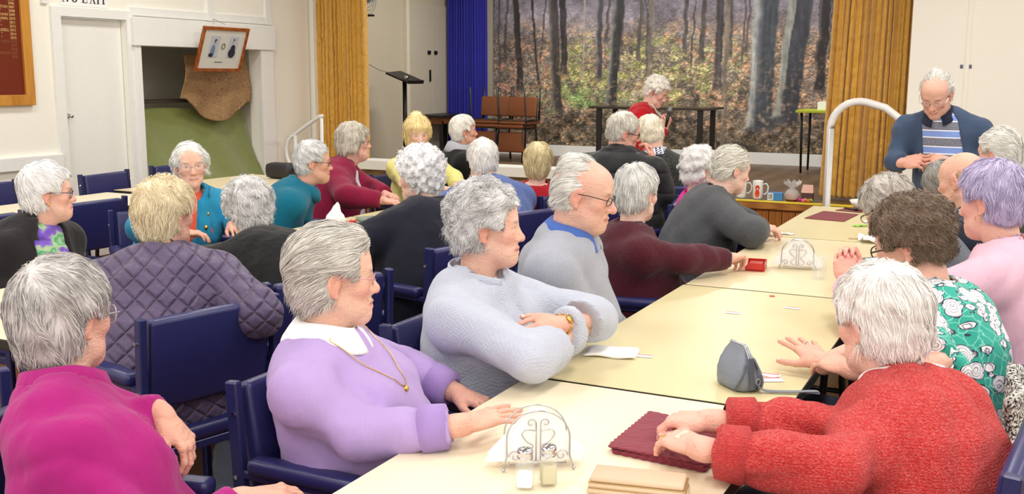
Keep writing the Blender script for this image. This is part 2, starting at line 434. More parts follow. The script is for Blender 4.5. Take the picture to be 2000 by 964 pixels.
def el(c, r, R=None):
    c, r = A3(c), A3(r); R = np.eye(3) if R is None else np.asarray(R, float)   # columns = axes
    ext = np.sqrt(((R * r[None, :]) ** 2).sum(1))
    def fn(X, Y, Z):
        px, py, pz = X - c[0], Y - c[1], Z - c[2]; k0 = 0; k1 = 0
        for i in range(3):
            u = px * R[0, i] + py * R[1, i] + pz * R[2, i]; k0 = k0 + (u / r[i]) ** 2; k1 = k1 + (u / r[i] ** 2) ** 2
        k0 = np.sqrt(k0); k1 = np.sqrt(k1) + 1e-9
        return k0 * (k0 - 1) / k1
    return c - ext, c + ext, fn
def ec(a, b, side, s1, s2):
    """elliptic capsule a->b, side axis, (half width, half depth) at both ends"""
    a, b = A3(a), A3(b); ab = b - a; L = max(float(ab @ ab), 1e-12); ax = ab / sqrt(L)
    u = A3(side); u = u - ax * (u @ ax); u /= np.linalg.norm(u); v = np.cross(ax, u); R = max(s1[0], s1[1], s2[0], s2[1])
    def fn(X, Y, Z):
        px, py, pz = X - a[0], Y - a[1], Z - a[2]
        t = np.clip((px * ab[0] + py * ab[1] + pz * ab[2]) / L, 0, 1)
        qx, qy, qz = px - t * ab[0], py - t * ab[1], pz - t * ab[2]
        w = s1[0] + (s2[0] - s1[0]) * t; d = s1[1] + (s2[1] - s1[1]) * t; m = np.minimum(w, d)
        du = qx * u[0] + qy * u[1] + qz * u[2]; dv = qx * v[0] + qy * v[1] + qz * v[2]; dl = qx * ax[0] + qy * ax[1] + qz * ax[2]
        k0 = np.sqrt((du / w) ** 2 + (dv / d) ** 2 + (dl / m) ** 2); k1 = np.sqrt((du / w ** 2) ** 2 + (dv / d ** 2) ** 2 + (dl / m ** 2) ** 2) + 1e-6
        return np.where(k0 < 1e-3, -m, k0 * (k0 - 1) / k1)
    return np.minimum(a, b) - R, np.maximum(a, b) + R, fn
def half(c, nrm, ext):
    """half space beyond c along nrm, limited to a ball of radius ext (for cutting)"""
    c, nrm = A3(c), A3(nrm); nrm = nrm / np.linalg.norm(nrm)
    def fn(X, Y, Z):
        px, py, pz = X - c[0], Y - c[1], Z - c[2]
        return np.maximum(-(px * nrm[0] + py * nrm[1] + pz * nrm[2]), np.sqrt(px * px + py * py + pz * pz) - ext)
    return c - ext, c + ext, fn
def bounds(prims, pad=0.02):
    lo = np.min([q[0][0] for q in prims if len(q) < 3 or q[2] == '+'], 0) - pad; hi = np.max([q[0][1] for q in prims if len(q) < 3 or q[2] == '+'], 0) + pad
    return lo, hi
LASTG = [None]
def sdf_mesh(prims, h, disp=None, seed=0):
    lo, hi = bounds(prims); g = Grid(lo, hi, h).run(prims)
    if disp: g.displace(disp[0], disp[1], seed, ridged=True)
    LASTG[0] = g
    return g.mesh()
def unit(v):
    v = A3(v); n = np.linalg.norm(v); return v / n if n > 1e-9 else v
def rotm(yaw=0, pitch=0, roll=0):
    """degrees; yaw about Z (left positive), pitch nods the +Y face down, roll tilts to the right shoulder"""
    y, p, r = radians(yaw), radians(pitch), radians(roll)
    Rz = np.array([[cos(y), -sin(y), 0], [sin(y), cos(y), 0], [0, 0, 1]])
    Rx = np.array([[1, 0, 0], [0, cos(-p), -sin(-p)], [0, sin(-p), cos(-p)]])
    Ry = np.array([[cos(r), 0, sin(r)], [0, 1, 0], [-sin(r), 0, cos(r)]])
    return Rz @ Rx @ Ry

# ---------------------------------------------------------------- heads
def head_prims(neck_base, sex='f', jaw=1.0, nose=1.0, jowl=1.0, eyes_down=False):
    P = []; A = lambda *a: P.append(a)
    A(el((0, -.012, .030), (.0745, .0925, .084)), .0)
    A(el((0, .043, .038), (.057, .046, .048)), .03)
    A(el((0, .042, -.028), (.057 * (0.5 + jaw / 2), .050, .068)), .03)
    for s in (-1, 1):
        A(rc((s * .047 * jaw, .004, -.058), (s * .014, .070, -.098), .021, .015), .028)
        A(el((s * .039, .060, -.024), (.020, .020, .019)), .02)
        A(el((s * .040 * jaw, .045, -.076), (.017 * jowl, .024, .022 * jowl)), .018)
    A(sp((0, .080, -.099), .0165), .02)
    A(rc((0, .050, -.102), (0, .002, -.095), .026 * (0.6 + 0.4 * jowl), .038), .03)
    A(rc((-.033, .0785, .022), (.033, .0785, .022), .0115, .0115), .012)
    for s in (-1, 1): A(el((s * .032, .098, .001), (.020, .019, .0125)), .009, '-')
    for s in (-1, 1):
        A(sp((s * .0315, .0705, .001), .0125), .002)
        zl = -.001 if eyes_down else .0080
        A(rc((s * .018, .081, zl), (s * .031, .0850, zl + .002), .0048, .0052), .004); A(rc((s * .031, .0850, zl + .002), (s * .045, .076, zl - .002), .0052, .0045), .004)
        A(rc((s * .019, .0805, -.0100), (s * .043, .0765, -.0110), .0042, .0046), .007)
    A(rc((0, .0835, .014), (0, .0985 + .004 * nose, -.028), .0076, .0105), .012)
    A(sp((0, .1015 + .005 * nose, -.034), .0115 * (0.75 + .25 * nose)), .010)
    for s in (-1, 1): A(el((s * .0125, .0945, -.037), (.0078, .0105, .0078)), .006)
    for s in (-1, 1): A(sp((s * .006, .103, -.0465), .0038), .004, '-')
    A(el((0, .071, -.070), (.031, .025, .027)), .02)
    for s in (-1, 1):
        A(rc((s * .023, .0835, -.068), (s * .004, .0965, -.0635), .0042, .0060), .005)
        A(rc((s * .021, .0830, -.071), (s * .003, .0950, -.0750), .0044, .0068), .005)
        A(rc((s * .026, .0860, -.0695), (0, .1030, -.0690), .0022, .0030), .003, '-')
        A(rc((s * .0185, .088, -.042), (s * .030, .079, -.066), .0022, .0022), .005, '-')      # nasolabial crease
    for s in (-1, 1):
        Re = rotm(0, 12, 0) @ rotm(s * 18, 0, 0)
        A(el((s * .078, -.010, -.008), (.0085, .0195, .033), Re), .006)
        A(el((s * .087, -.006, -.004), (.0065, .0095, .017), Re), .004, '-')
        A(sp((s * .075, -.003, -.038), .0085), .006)
    nb = A3(neck_base); r = .052 if sex == 'f' else .059
    A(rc((0, -.022, -.055), nb, r, r * 1.10), .028)
    if jowl > 1.15: A(rc((0, .034, -.104), nb + A3((0, .022, .03)), .024, .030), .03)
    return P
def head_cols(V, tone, lipc, brow):
    t = A3(srgb(*tone)); C = np.repeat(t[None], len(V), 0)
    def blob(c, r, col, k):
        d = np.sqrt((((V - A3(c)) / A3(r)) ** 2).sum(1)); w = np.clip(1.4 - d, 0, 1)[:, None] * k
        C[:] = C * (1 - w) + A3(col) * w
    pink = A3((t[0] * 1.0, t[1] * .70, t[2] * .68))
    for s in (-1, 1):
        blob((s * .042, .066, -.028), (.026, .03, .024), pink, .65); blob((s * .082, -.008, -.01), (.022, .026, .038), pink, .75)
        blob((s * .032, .082, -.002), (.018, .014, .012), pink, .30)
        blob((s * .033, .088, .021), (.020, .010, .0055), srgb(*brow), .75)
        blob((s * .012, .090, -.069), (.016, .016, .0085), srgb(*lipc), .85)
    blob((0, .112, -.032), (.02, .02, .018), pink, .6); blob((0, .076, -.1), (.02, .02, .015), pink, .3)
    return C

# ---------------------------------------------------------------- hair: a volume plus ribbons that follow it
def hair_prims(st):
    t = st.get('t', .014); P = []; A = lambda *a: P.append(a); cut = st.get('cut', 'short'); hl = st.get('hl', 0.0)
    if cut == 'bald':
        for s in (-1, 1): A(el((s * .058, -.030, .002), (.024 + t * .5, .058, .040 + st.get('sd', 0))), .01)
        A(el((0, -.066, .0), (.060 + t, .042 + t, .046 + st.get('sd', 0))), .025)
        if st.get('top'): A(el((0, -.035, .070), (.062, .070, .052)), .02)
        A(el((0, .10, -.04), (.085, .085, .12)), .01, '-')
        for s in (-1, 1): A(rc((s * .055, .004, -.014), (s * .13, .006, -.014), .029, .034), .010, '-')
    else:
        A(el((0, -.014, .032), (.0765 + t, .0945 + t, .0850 + t * 1.15)), .0)
        nz = st.get('nape', -.075)
        A(el((0, -.046, -.030), (.062 + t, .050 + t, .060 - (nz + .075))), .03)
        if cut == 'bob':
            for s in (-1, 1): A(rc((s * .074, -.012, .02), (s * .080, .006, nz + .012), .026 + t * .3, .022), .03)
            A(el((0, -.050, -.035), (.078 + t, .050 + t, .075)), .03)
        if cut == 'perm': A(el((0, -.02, .05), (.082 + t, .092 + t, .075 + t)), .03)
        if st.get('quiff'): A(el((0, .052, .094), (.055, .034, .024)), .02)
        A(el((0, .100, -.052 + hl), (.0755, .078, .108)), .012, '-')
        if cut != 'bob':
            A(rc((-.12, .088, -.045), (.12, .088, -.045), .064, .064), .010, '-'); A(rc((-.12, .098, .018 + hl), (.12, .098, .018 + hl), .046, .046), .012, '-')
        if st.get('fringe'):
            A(el((0, .066, .058), (.062, .030, .030)), .012)
            A(el((0, .112, -.02), (.07, .05, .06)), .008, '-')
        if st.get('ear', True):
            for s in (-1, 1): A(rc((s * .055, .006, -.016), (s * .13, .008, -.016), .029, .034), .010, '-')
        if st.get('bun'): A(el((0, -.06, .13), (.045, .045, .035)), .02)
        A(half((0, -.03, nz), (0, 0.25, -1), .14), .012, '-')
    return P
def sample(g, arr, P):
    q = np.clip((P - g.lo) / g.h, 0, g.n - 1.001); i = np.floor(q).astype(int); t = q - i
    i = np.minimum(i, g.n - 2); out = 0
    for a in (0, 1):
        for b in (0, 1):
            for c in (0, 1):
                w = (t[:, 0] if a else 1 - t[:, 0]) * (t[:, 1] if b else 1 - t[:, 1]) * (t[:, 2] if c else 1 - t[:, 2])
                v = arr[i[:, 0] + a, i[:, 1] + b, i[:, 2] + c]; out = out + (v.T * w).T
    return out
def swirl(P, lam, seed):
    r = np.random.default_rng(seed); o = np.zeros_like(P)
    for i in range(4):
        v = r.normal(size=3); v = v / np.linalg.norm(v) * 2 * pi / (lam * r.uniform(.7, 1.5)); d = r.normal(size=3)
        o += np.sin(P @ v + r.uniform(0, 6.3))[:, None] * d[None]
    return o / 2
def make_hair(st, h, N, seed, wd):
    """returns cap mesh and ribbon mesh in head space"""
    pr = hair_prims(st); lo, hi = bounds(pr, .03)
    g = Grid(lo, hi, h).run(pr)
    curl = st.get('curl', 0.0)
    g.displace(.0025 + .006 * curl, .05 - .022 * curl, seed)
    cV, cF = g.mesh()
    r = np.random.default_rng(seed)
    G = np.stack(np.gradient(g.f, g.h), -1)
    idx = r.integers(0, len(cV), N); P = cV[idx] + r.normal(size=(N, 3)) * h * .4
    flow = st.get('flow', 'down'); K = A3(st.get('crown', (0.015, -.055, .12)))
    S = st.get('S', 8 if st.get('wave', 0) > .003 else 6); L = st.get('len', .055) * r.uniform(.6, 1.25, N); step = (L / S)[:, None]
    amp = st.get('wave', .0015) * r.uniform(.5, 1.5, N); frq = st.get('wfreq', 1.0) * r.uniform(.8, 1.25, N); ph = r.uniform(0, 6.28, N)
    lift = r.uniform(-.001, .005, N) * st.get('fluff', 1.0)
    pts = []; sides = []; nrm = []; prev = None; alive = np.ones(N, bool); longside = st.get('cut') == 'bob' or st.get('fringe')
    for k in range(S + 1):
        n = sample(g, G, P); n /= np.linalg.norm(n, axis=1)[:, None] + 1e-9
        if flow == 'down': F = unit_rows(P - K) * 1.0 + A3((0, -.1, -.45))
        elif flow == 'back': F = np.repeat(A3((0, -1, -.25))[None], N, 0) + A3((1, 0, 0)) * np.sign(P[:, :1]) * .15 + np.clip(.03 - P[:, 2:3], 0, .1) * A3((0, 0, -10))
        elif flow == 'fwd': F = unit_rows(P - K) + A3((0, .55, -.15))
        elif flow == 'side': F = np.stack([np.where(P[:, 0] > st.get('part', .03), 1.0, -1.0), np.full(N, -.35), np.full(N, -.55)], 1)
        else: F = unit_rows(P - K) * .6 + A3((0, 0, -.2))
        F = F + swirl(P, .05, seed + 3) * st.get('mess', .25) + swirl(P, .022, seed + 5) * curl * 1.3
        d = F - n * (F * n).sum(1)[:, None]; d = unit_rows(d)
        if prev is not None:
            d = unit_rows(d * .6 + prev * .6)
            und = (n[:, 2] < -.35)[:, None]; d = np.where(und, unit_rows(prev + A3((0, 0, -.25))), d)
        prev = d
        if k == 0: ph0 = ph
        s = np.cross(n, d); off = np.sin(2 * pi * frq * k / S + ph)[:, None] * amp[:, None]
        pts.append(P + s * off + n * (np.cos(2 * pi * frq * k / S + ph)[:, None] * amp[:, None] * .6)); sides.append(s); nrm.append(n)
        if not longside:
            ax = np.abs(P[:, 0]); nape_ = st.get('nape', -.075)
            face = ((P[:, 1] > .030) & (P[:, 2] < .004)) | ((P[:, 1] > .062) & (P[:, 2] < .050 + st.get('hl', 0))) | ((np.hypot(P[:, 1] - .006, P[:, 2] + .016) < .027) & st.get('ear', True)) | (P[:, 2] < nape_ - .018)
            alive &= ~face
        P = P + d * step * np.where(alive, 1.0, .02)[:, None] * np.where(n[:, 2] < -.35, .45, 1.0)[:, None]
        dist = sample(g, g.f, P); n2 = n
        keep = (n[:, 2] >= -.35)
        P = P - n2 * ((dist - lift) * .85 * keep)[:, None]
    pts = np.stack(pts, 1); sides = np.stack(sides, 1); nrm = np.stack(nrm, 1)
    tilt = r.normal(size=N) * .45
    sd = sides * np.cos(tilt)[:, None, None] + nrm * np.sin(tilt)[:, None, None]
    tt = np.linspace(0, 1, S + 1); wdt = wd * (1 - .85 * tt ** 2)[None, :, None] * r.uniform(.6, 1.3, N)[:, None, None]
    Lf = pts - sd * wdt; Rt = pts + sd * wdt
    V = np.stack([Lf, Rt], 2).reshape(-1, 3)
    b = (np.arange(N) * (S + 1) * 2)[:, None] + (np.arange(S) * 2)[None]
    F = np.stack([b, b + 1, b + 3, b + 2], -1).reshape(-1, 4)
    return cV, cF, V, F
def unit_rows(v): return v / (np.linalg.norm(v, axis=1)[:, None] + 1e-9)

# ---------------------------------------------------------------- hands
POSE = {'flat': (6, 10, 6, .06), 'relax': (22, 30, 18, .04), 'grip': (52, 60, 35, .0), 'fist': (72, 88, 55, -.02), 'splay': (4, 6, 4, .19), 'reach': (12, 14, 8, .12), 'droop': (34, 38, 20, .03), 'cup': (38, 42, 25, .02)}
def hand_prims(w, d, up, side, pose, sc=1.0):
    """w wrist, d along fingers, up dorsal normal; side +1 right hand, -1 left"""
    P = []; X = unit(d); Z = A3(up); Z = unit(Z - X * (Z @ X)); Y = np.cross(Z, X) * side; w = A3(w)
    T = lambda x, y, z: w + (X * x + Y * y + Z * z) * sc
    c1, c2, c3, spr = POSE[pose]
    R = np.stack([X, Y, Z], 1)
    P.append((el(T(.046, 0, 0), (.050 * sc, .041 * sc, .0155 * sc), R), .0))
    P.append((rc(T(-.02, 0, 0), T(.03, 0, 0), .024 * sc, .020 * sc), .02))
    fl = [(.034, .070, .0082), (.0125, .078, .0085), (-.0095, .073, .0080), (-.030, .057, .0072)]
    kn = [.083, .088, .084, .075]
    tips = []
    for i, (y, L, r) in enumerate(fl):
        a = spr * (1.5 - i) * 1.0
        f = unit(X * cos(a) + Y * sin(a)); ang = 0; p = T(kn[i], y, .002)
        P.append((rc(T(.03, y * .6, .002), p, .011 * sc, r * 1.18 * sc), .008)); P.append((sp(p + Z * .002 * sc, r * 1.22 * sc), .004))
        extra = (i - 1) * 2.0
        for j, (q, cc) in enumerate(((.45, c1), (.31, c2), (.24, c3))):
            ang += radians(cc + extra * (j > 0)); dr = f * cos(ang) - Z * sin(ang); p2 = p + dr * L * q * sc
            P.append((rc(p, p2, r * (1 - .06 * j) * sc, r * (.96 - .08 * j) * sc), .0035)); p = p2
        tips.append((p, dr, np.cross(dr, Y * side) if False else (Z * cos(ang) + f * sin(ang)), r * .82 * sc))
    ta = {'flat': .75, 'splay': 1.0, 'reach': .85}.get(pose, .55)
    b = T(.018, .026, -.006); k1 = b + (X * cos(ta) + Y * sin(ta) - Z * .25) * .038 * sc; ta2 = ta - .30 - (.25 if pose in ('grip', 'fist', 'cup') else 0)
    k2 = k1 + (X * cos(ta2) + Y * sin(ta2) - Z * .22) * .030 * sc; k3 = k2 + (X * cos(ta2 - .1) + Y * sin(ta2 - .1) - Z * .2) * .022 * sc
    P.append((rc(b, k1, .0145 * sc, .0105 * sc), .012)); P.append((rc(k1, k2, .0102 * sc, .0092 * sc), .004)); P.append((rc(k2, k3, .0092 * sc, .0078 * sc), .004))
    tips.append((k3, unit(k3 - k2), Z, .0085 * sc))
    return P, tips, (X, Y, Z)

# ---------------------------------------------------------------- people
def Rz2(v, deg):
    a = radians(deg); return np.array([v[0] * cos(a) - v[1] * sin(a), v[0] * sin(a) + v[1] * cos(a), v[2]])
RES = {'near': dict(head=.0046, hand=.0042, cloth=.0105, hair=.0060, N=3800, wd=.00105), 'mid': dict(head=.0060, hand=.0058, cloth=.0168, hair=.0085, N=1500, wd=.0018),
       'far': dict(head=.0070, hand=.0070, cloth=.018, hair=.010, N=1000, wd=.0022)}
PEOPLE = []
def ik(S, W, l1, l2, pole):
    v = W - S; d = np.linalg.norm(v); k = max(1.0, d / (l1 + l2) * 1.002); l1 *= k; l2 *= k
    a = (l1 * l1 - l2 * l2 + d * d) / (2 * d); hgt = sqrt(max(l1 * l1 - a * a, 1e-6)); u = v / d
    p = A3(pole); p = unit(p - u * (p @ u)); return S + u * a + p * hgt
def person(label, hip, yaw, head, hyaw, hpitch=5, hroll=0, cyaw=None, L='lap', R='lap', fat=1.0, sex='f', hs=0.97, stand=False,
           cloth=None, hair=None, glasses=None, tone=(240, 204, 184), lip=(196, 120, 112), res='mid', bust=1.0, inner=None, shoulder=1.0,
           trousers=(44, 46, 62), jaw=None, nose=1.0, jowl=1.0, eyes_down=False, brow=(150, 140, 130), extras=(), hipz=None, slouch=.05, hand_scale=1.0, group='people seated in the hall', seed=None, nails=None, neckl=.0, panels=None):
    jaw = (.9 if sex == 'f' else 1.0) if jaw is None else jaw
    tone = tuple(a * .65 + b * .35 for a, b in zip(tone, (246, 214, 200)))
    q = RES[res]; seed = len(PEOPLE) * 17 + 5 if seed is None else seed
    cyaw = yaw if cyaw is None else cyaw
    root = empty('person', (hip[0], hip[1], 0), radians(yaw)); tag(root, label, 'person', group)
    base = A3((hip[0], hip[1], 0))
    loc = lambda P: Rz2(A3(P) - base, -yaw)
    ldir = lambda d: Rz2(A3(d), -yaw)
    hz = hipz if hipz is not None else (.90 if stand else .535)
    H = loc(head); Rh = rotm(hyaw - yaw, hpitch, hroll) * hs
    Rc = rotm(cyaw - yaw)
    hipc = A3((0, 0, hz))
    # neck base: under and a little behind the head, pulled towards the hips
    down = unit(hipc - H); nb = H + (Rh / hs) @ A3((0, -.030, -.075)) * hs + (down * .75 + A3((0, 0, -.25))) * (.100 + neckl)
    side = unit(Rc @ A3((1, 0, 0))); fwdc = unit(Rc @ A3((0, 1, 0)))
    back = -fwdc
    mid = (hipc + nb) / 2 + back * slouch
    Bz = lambda t: (1 - t) ** 2 * hipc + 2 * t * (1 - t) * mid + t * t * nb
    hipside = A3((1, 0, 0))
    def sd(t): return unit(hipside * (1 - t) + side * t)
    m = 1.0 if sex == 'f' else 1.06
    secs = [(0.0, .178 * fat, .135 * fat, .0), (.22, .168 * fat, .130 * fat, .02 * (fat > 1.05)), (.45, .160 * fat ** .8, .120 * fat ** .9, .02 * (fat > 1.05)), (.66, .160 * m * fat ** .5, .112 * m * fat ** .5, .01), (.83, .150 * m, .098 * m, .0), (.95, .095 * m, .070 * m, 0)]
    sh_w = .170 * shoulder * (1.0 if sex == 'f' else 1.14)
    tan1 = unit(Bz(1) - Bz(.9)); shc = Bz(.90)
    SH = {s: shc + side * (s * sh_w) + unit(np.cross(side, tan1)) * 0 + A3((0, 0, -.030)) for s in (-1, 1)}
    def torso(infl):
        P = []; lim = .222 - infl
        for (a, b) in zip(secs[:-1], secs[1:]):
            if not stand: a, b = [(q_[0], min(q_[1], lim) if q_[0] < .3 else q_[1]) + q_[2:] for q_ in (a, b)]
            fa = unit(np.cross(A3((0, 0, 1)), sd(a[0])));
            P.append((ec(Bz(a[0]) + fa * a[3], Bz(b[0]) + fa * b[3], sd((a[0] + b[0]) / 2), (a[1] + infl, a[2] + infl), (b[1] + infl, b[2] + infl)), .05))
        fw = unit(np.cross(unit(Bz(.75) - Bz(.6)), side)); fw = fw if fw @ fwdc > 0 else -fw
        for s in (-1, 1):
            P.append((rc(Bz(.95), SH[s], .044 * m + infl * .8, .052 * m + infl * .8), .05))
            P.append((rc(Bz(.86) + side * s * .06 - fw * .03, SH[s] - A3((0, 0, .02)), .060 * m + infl, .052 * m + infl), .05))
            if sex == 'f' and bust > 0: P.append((el(Bz(.60) + fw * (.085 + .02 * fat) + side * s * .075, (.074 * bust + infl, .062 * bust + infl, .072 * bust + infl)), .05))
        if fat > 1.05: P.append((el(Bz(.26) + fwdc * .085 * fat, (.145 * fat + infl, .105 * fat + infl, .125 * fat + infl)), .06))
        if sex == 'm' and fat > 1.0: P.append((el(Bz(.3) + fwdc * .07, (.14 * fat + infl, .10 * fat + infl, .14 + infl)), .06))
        return P
    l1, l2 = (.285, .245) if sex == 'f' else (.305, .265)
    arms = {}
    for s, spec in ((1, R), (-1, L)):
        if spec == 'lap': spec = dict(w=None, lw=A3((s * .09, .25, .62)), ldir=(-s * .5, .8, -.2), lup=(0, 0.2, 1), pose='relax', lap=True)
        elif spec == 'table': spec = dict(w=None, lw=A3((s * .13, .40, .80)), ldir=(-s * .55, .8, -.05), lup=(0, 0.1, 1), pose='relax')
        elif spec == 'hang': spec = dict(w=None, lw=A3((s * .28, .06, .80)), ldir=(0, .1, -1), lup=(s, 0, 0), pose='relax')
        W = loc(spec['w']) if spec.get('w') is not None else A3(spec['lw'])
        d = ldir(spec['d']) if 'd' in spec else A3(spec['ldir']); u = ldir(spec['up']) if 'up' in spec else A3(spec['lup'])
        pole = ldir(spec['pole']) if 'pole' in spec else (side * s * .7 + back * .5 + A3((0, 0, -.8)))
        E = loc(spec['e']) if 'e' in spec else ik(SH[s], W, l1, l2, pole)
        if not stand and 'e' not in spec:
            if spec.get('lap'): E = A3((np.clip(E[0], -.205, .205), E[1], max(E[2], .68)))      # elbows tucked in above the chair arms
            elif W[2] > .72: E = A3((E[0], E[1], max(E[2], .825)))                                # forearms over the table, not through it
        arms[s] = (W, unit(d), u, E, spec.get('pose', 'relax'))
    skin = skin_mat(); bV = []; bF = []; bC = []; off = 0
    def addbody(V, F, C):
        nonlocal off
        bV.append(V); bF.append(F + off); bC.append(C); off += len(V)
    toW = lambda V: V @ Rh.T + H
    # head + neck
    nbl = np.linalg.inv(Rh) @ (nb - H) + A3((0, 0.0, -.01))
    hp = head_prims(nbl, sex, jaw, nose, jowl, eyes_down)
    V, F = sdf_mesh(hp, q['head'] / hs); C = head_cols(V, tone, lip, brow)
    addbody(toW(V), F, C)
    # torso and arms under the clothes
    bp = torso(-.004)
    for s in (-1, 1):
        W, d, u, E, pz = arms[s]
        bp += [(rc(SH[s], E, .044 * m, .036 * m), .03), (rc(E, W - unit(W - E) * .05, .036 * m, .028 * m), .02)]
    bp.append((half((0, 0, .46 if not stand else .75), (0, 0, -1), .7), .01, '-'))
    V, F = sdf_mesh(bp, .026); addbody(V, F, np.repeat(A3(srgb(*tone))[None], len(V), 0))
    # hands
    sleeve = (cloth or {}).get('sleeve', .93)
    nailsV = MB()
    for s in (-1, 1):
        W, d, u, E, pz = arms[s]; sc = hand_scale * (1.0 if sex == 'f' else 1.10)
        P, tips, fr = hand_prims(W, d, u, s, pz, sc)
        f0 = E if sleeve < .5 else E + (W - E) * .55
        P.insert(0, (rc(f0, W, .034 * m if sleeve < .5 else .029 * m, .0235 * m), .0))
        if sleeve < .5: P.append((rc(E + (W - E) * .12, E + (W - E) * .45, .040 * m, .034 * m), .02))
        V, F = sdf_mesh(P, .0075 if isinstance(R if s > 0 else L, str) else q['hand'])
        hc = A3(srgb(*tone)) * A3((.97, .86, .84)); C = np.repeat(hc[None], len(V), 0)
        for (tp, dr, nz, rr) in tips:
            dd = np.linalg.norm(V - tp, axis=1); k = np.clip(1.6 - dd / .012, 0, 1)[:, None] * .5; C = C * (1 - k) + A3((hc[0] * 1.02, hc[1] * .72, hc[2] * .72)) * k
            if res == 'near' and nails is not False:
                Rn = Matrix((Vector(dr), Vector(np.cross(nz, dr)), Vector(nz))).transposed()
                MB().rbox(Vector(tp + dr * rr * .15 + nz * rr * .72), (rr * 1.35, rr * 1.25, rr * .5), rr * .22, R=Rn, seg=1).build('fingernail', plain('nail_pink', (214, 92, 120), .25) if nails else plain('nail', (238, 200, 186), .3), root, True)
        addbody(V, F, C)
    body = mesh_np('body', np.concatenate(bV), np.concatenate(bF), [skin], parent=root, colattr=np.concatenate(bC))
    # eyes
    for s in (-1, 1):
        mb = MB(); n = 14
        mb.sphere((0, 0, 0), .0122, n)
        me_v = []
        for i, f in enumerate(mb.f):
            cz = sum((Vector(mb.v[j]) for j in f), Vector()) / len(f); a = cz.normalized().angle(Vector((0, 0, 1)))
            mb.m[i] = 2 if a < .26 else (1 if a < .58 else 0)
        Rr = rotm(0, 14 if eyes_down else 2, 0) @ np.array([[1, 0, 0], [0, 0, 1], [0, -1, 0]], float)
        mb.v = [tuple(toW((Rr @ A3(v) + A3((s * .0315, .0728, .001)))[None])[0]) for v in mb.v]
        mb.build('eye', [plain('eye_white', (240, 234, 228), .2), plain('iris', (92, 104, 112), .2), M['black']], root, True)
    # hair
    hinfo = None
    if hair:
        cV, cF, rV, rF = make_hair(hair, q['hair'], int(q['N'] * hair.get('dens', 1)), seed, q['wd'] * hair.get('wd', 1))
        hm = hair_mat(hair['name'], hair['ca'], hair['cb'])
        n0 = len(cV)
        mesh_np('hair', np.concatenate([toW(cV), toW(rV)]), np.concatenate([cF, rF + n0]), [hm], parent=root)
    # clothes
    c = dict(mat=None, infl=.014, collar='crew', ch=.018, fold=.0055, sleeve=.93, arm=1.0, cuff=None); c.update(cloth or {})
    def garment(name, mat, infl, ch, cr, armscale, slv, opening=None, foldamp=.0035, hem=0, lam=.10):
        P = torso(infl)
        if hem: P.append((ec(Bz(0) + A3((0, .02, -hem)), Bz(.05), hipside, (min(.195 * fat + infl, .222), .15 * fat + infl), (min(.185 * fat + infl, .222), .14 * fat + infl)), .05))
        nax = unit(H + (Rh / hs) @ A3((0, -.02, -.06)) * hs - nb); nr = (.060 if sex == 'f' else .066) + cr
        if ch > 0: P.append((rc(nb - nax * .02, nb + nax * ch, nr + .012, nr), .02))
        if slv > 0:
            for s in (-1, 1):
                W, d, u, E, pz = arms[s]; ru, re, rw = .048 * m * armscale + infl * .6, .043 * m * armscale + infl * .6, .033 * m * armscale + infl * .5
                P.append((rc(SH[s], E, ru + .006, re), .035))
                if slv >= .5:
                    Wc = E + (W - E) * slv; P.append((rc(E, Wc + (W - E) * .08, re, rw), .02))
                    mdp = (E + Wc) / 2; sg = unit(np.cross(unit(Wc - E), A3((0, 0, 1)))); P.append((rc(E + (Wc - E) * .2, mdp, re * .9, rw * 1.12), .03))
        if slv >= .5:
            for s in (-1, 1):
                W, d, u, E, pz = arms[s]; Wc = E + (W - E) * slv; P.append((half(Wc, W - E, .12), .004, '-'))
        elif slv > 0:
            for s in (-1, 1):
                W, d, u, E, pz = arms[s]; Wc = SH[s] + (E - SH[s]) * .80; P.append((half(Wc, E - SH[s], .10), .004, '-'))
        P.append((half(nb + nax * max(ch, .0), nax, .085), .006, '-'))
        if not stand: P.append((half((0, 0, .452), (0, 0, -1), .7), .01, '-'))       # sits on the seat
        else: P.append((half((0, 0, .79), (0, 0, -1), .7), .01, '-'))
        if opening:
            fw = fwdc; a = nb + fw * (.075 + infl) + nax * .02; b = Bz(.28) + fw * (.15 * fat + infl + .03)
            r0, r1 = opening; P.append((rc(a, b, r0, r1), .012, '-'))
        V, F = sdf_mesh(P, q['cloth'], (foldamp, lam), seed + 1)
        return mesh_np(name, V, F, [mat], parent=root)
    if inner: garment(inner.get('name', 'shirt'), inner['mat'], inner.get('infl', .006), inner.get('ch', .01), .002, .8, -1, None, .001)
    cm = garment(c.get('name', 'jumper'), c['mat'], c['infl'], c['ch'], c.get('cr', .006), c['arm'], c['sleeve'], c.get('open'), c['fold'], c.get('hem', .05), c.get('lam', .10))
    clothg = LASTG[0]
    nax = unit(H + (Rh / hs) @ A3((0, -.02, -.06)) * hs - nb)
    for pn in (panels or ()):
        fwp = unit(np.cross(unit(Bz(.75) - Bz(.55)), side)); fwp = fwp if fwp @ fwdc > 0 else -fwp
        ws, t0, t1 = pn['w'], pn['t0'], pn['t1']; sh = side * pn.get('off', 0)
        P = torso(pn['infl']) + [(half(Bz(.5) + fwp * pn.get('front', .03), -fwp, .8), .004, '-'), (half(Bz(.5) + sh + side * ws, side, .8), .006, '-'), (half(Bz(.5) + sh - side * ws, -side, .8), .006, '-'), (half(Bz(t1), Bz(1) - Bz(.5), .8), .006, '-'), (half(Bz(t0), Bz(0) - Bz(.5), .8), .006, '-')]
        V, F = sdf_mesh(P, q['cloth'] * .8, (.003, .07), seed + 9); po = mesh_np(pn['name'], V, F, [pn['mat']], parent=root)
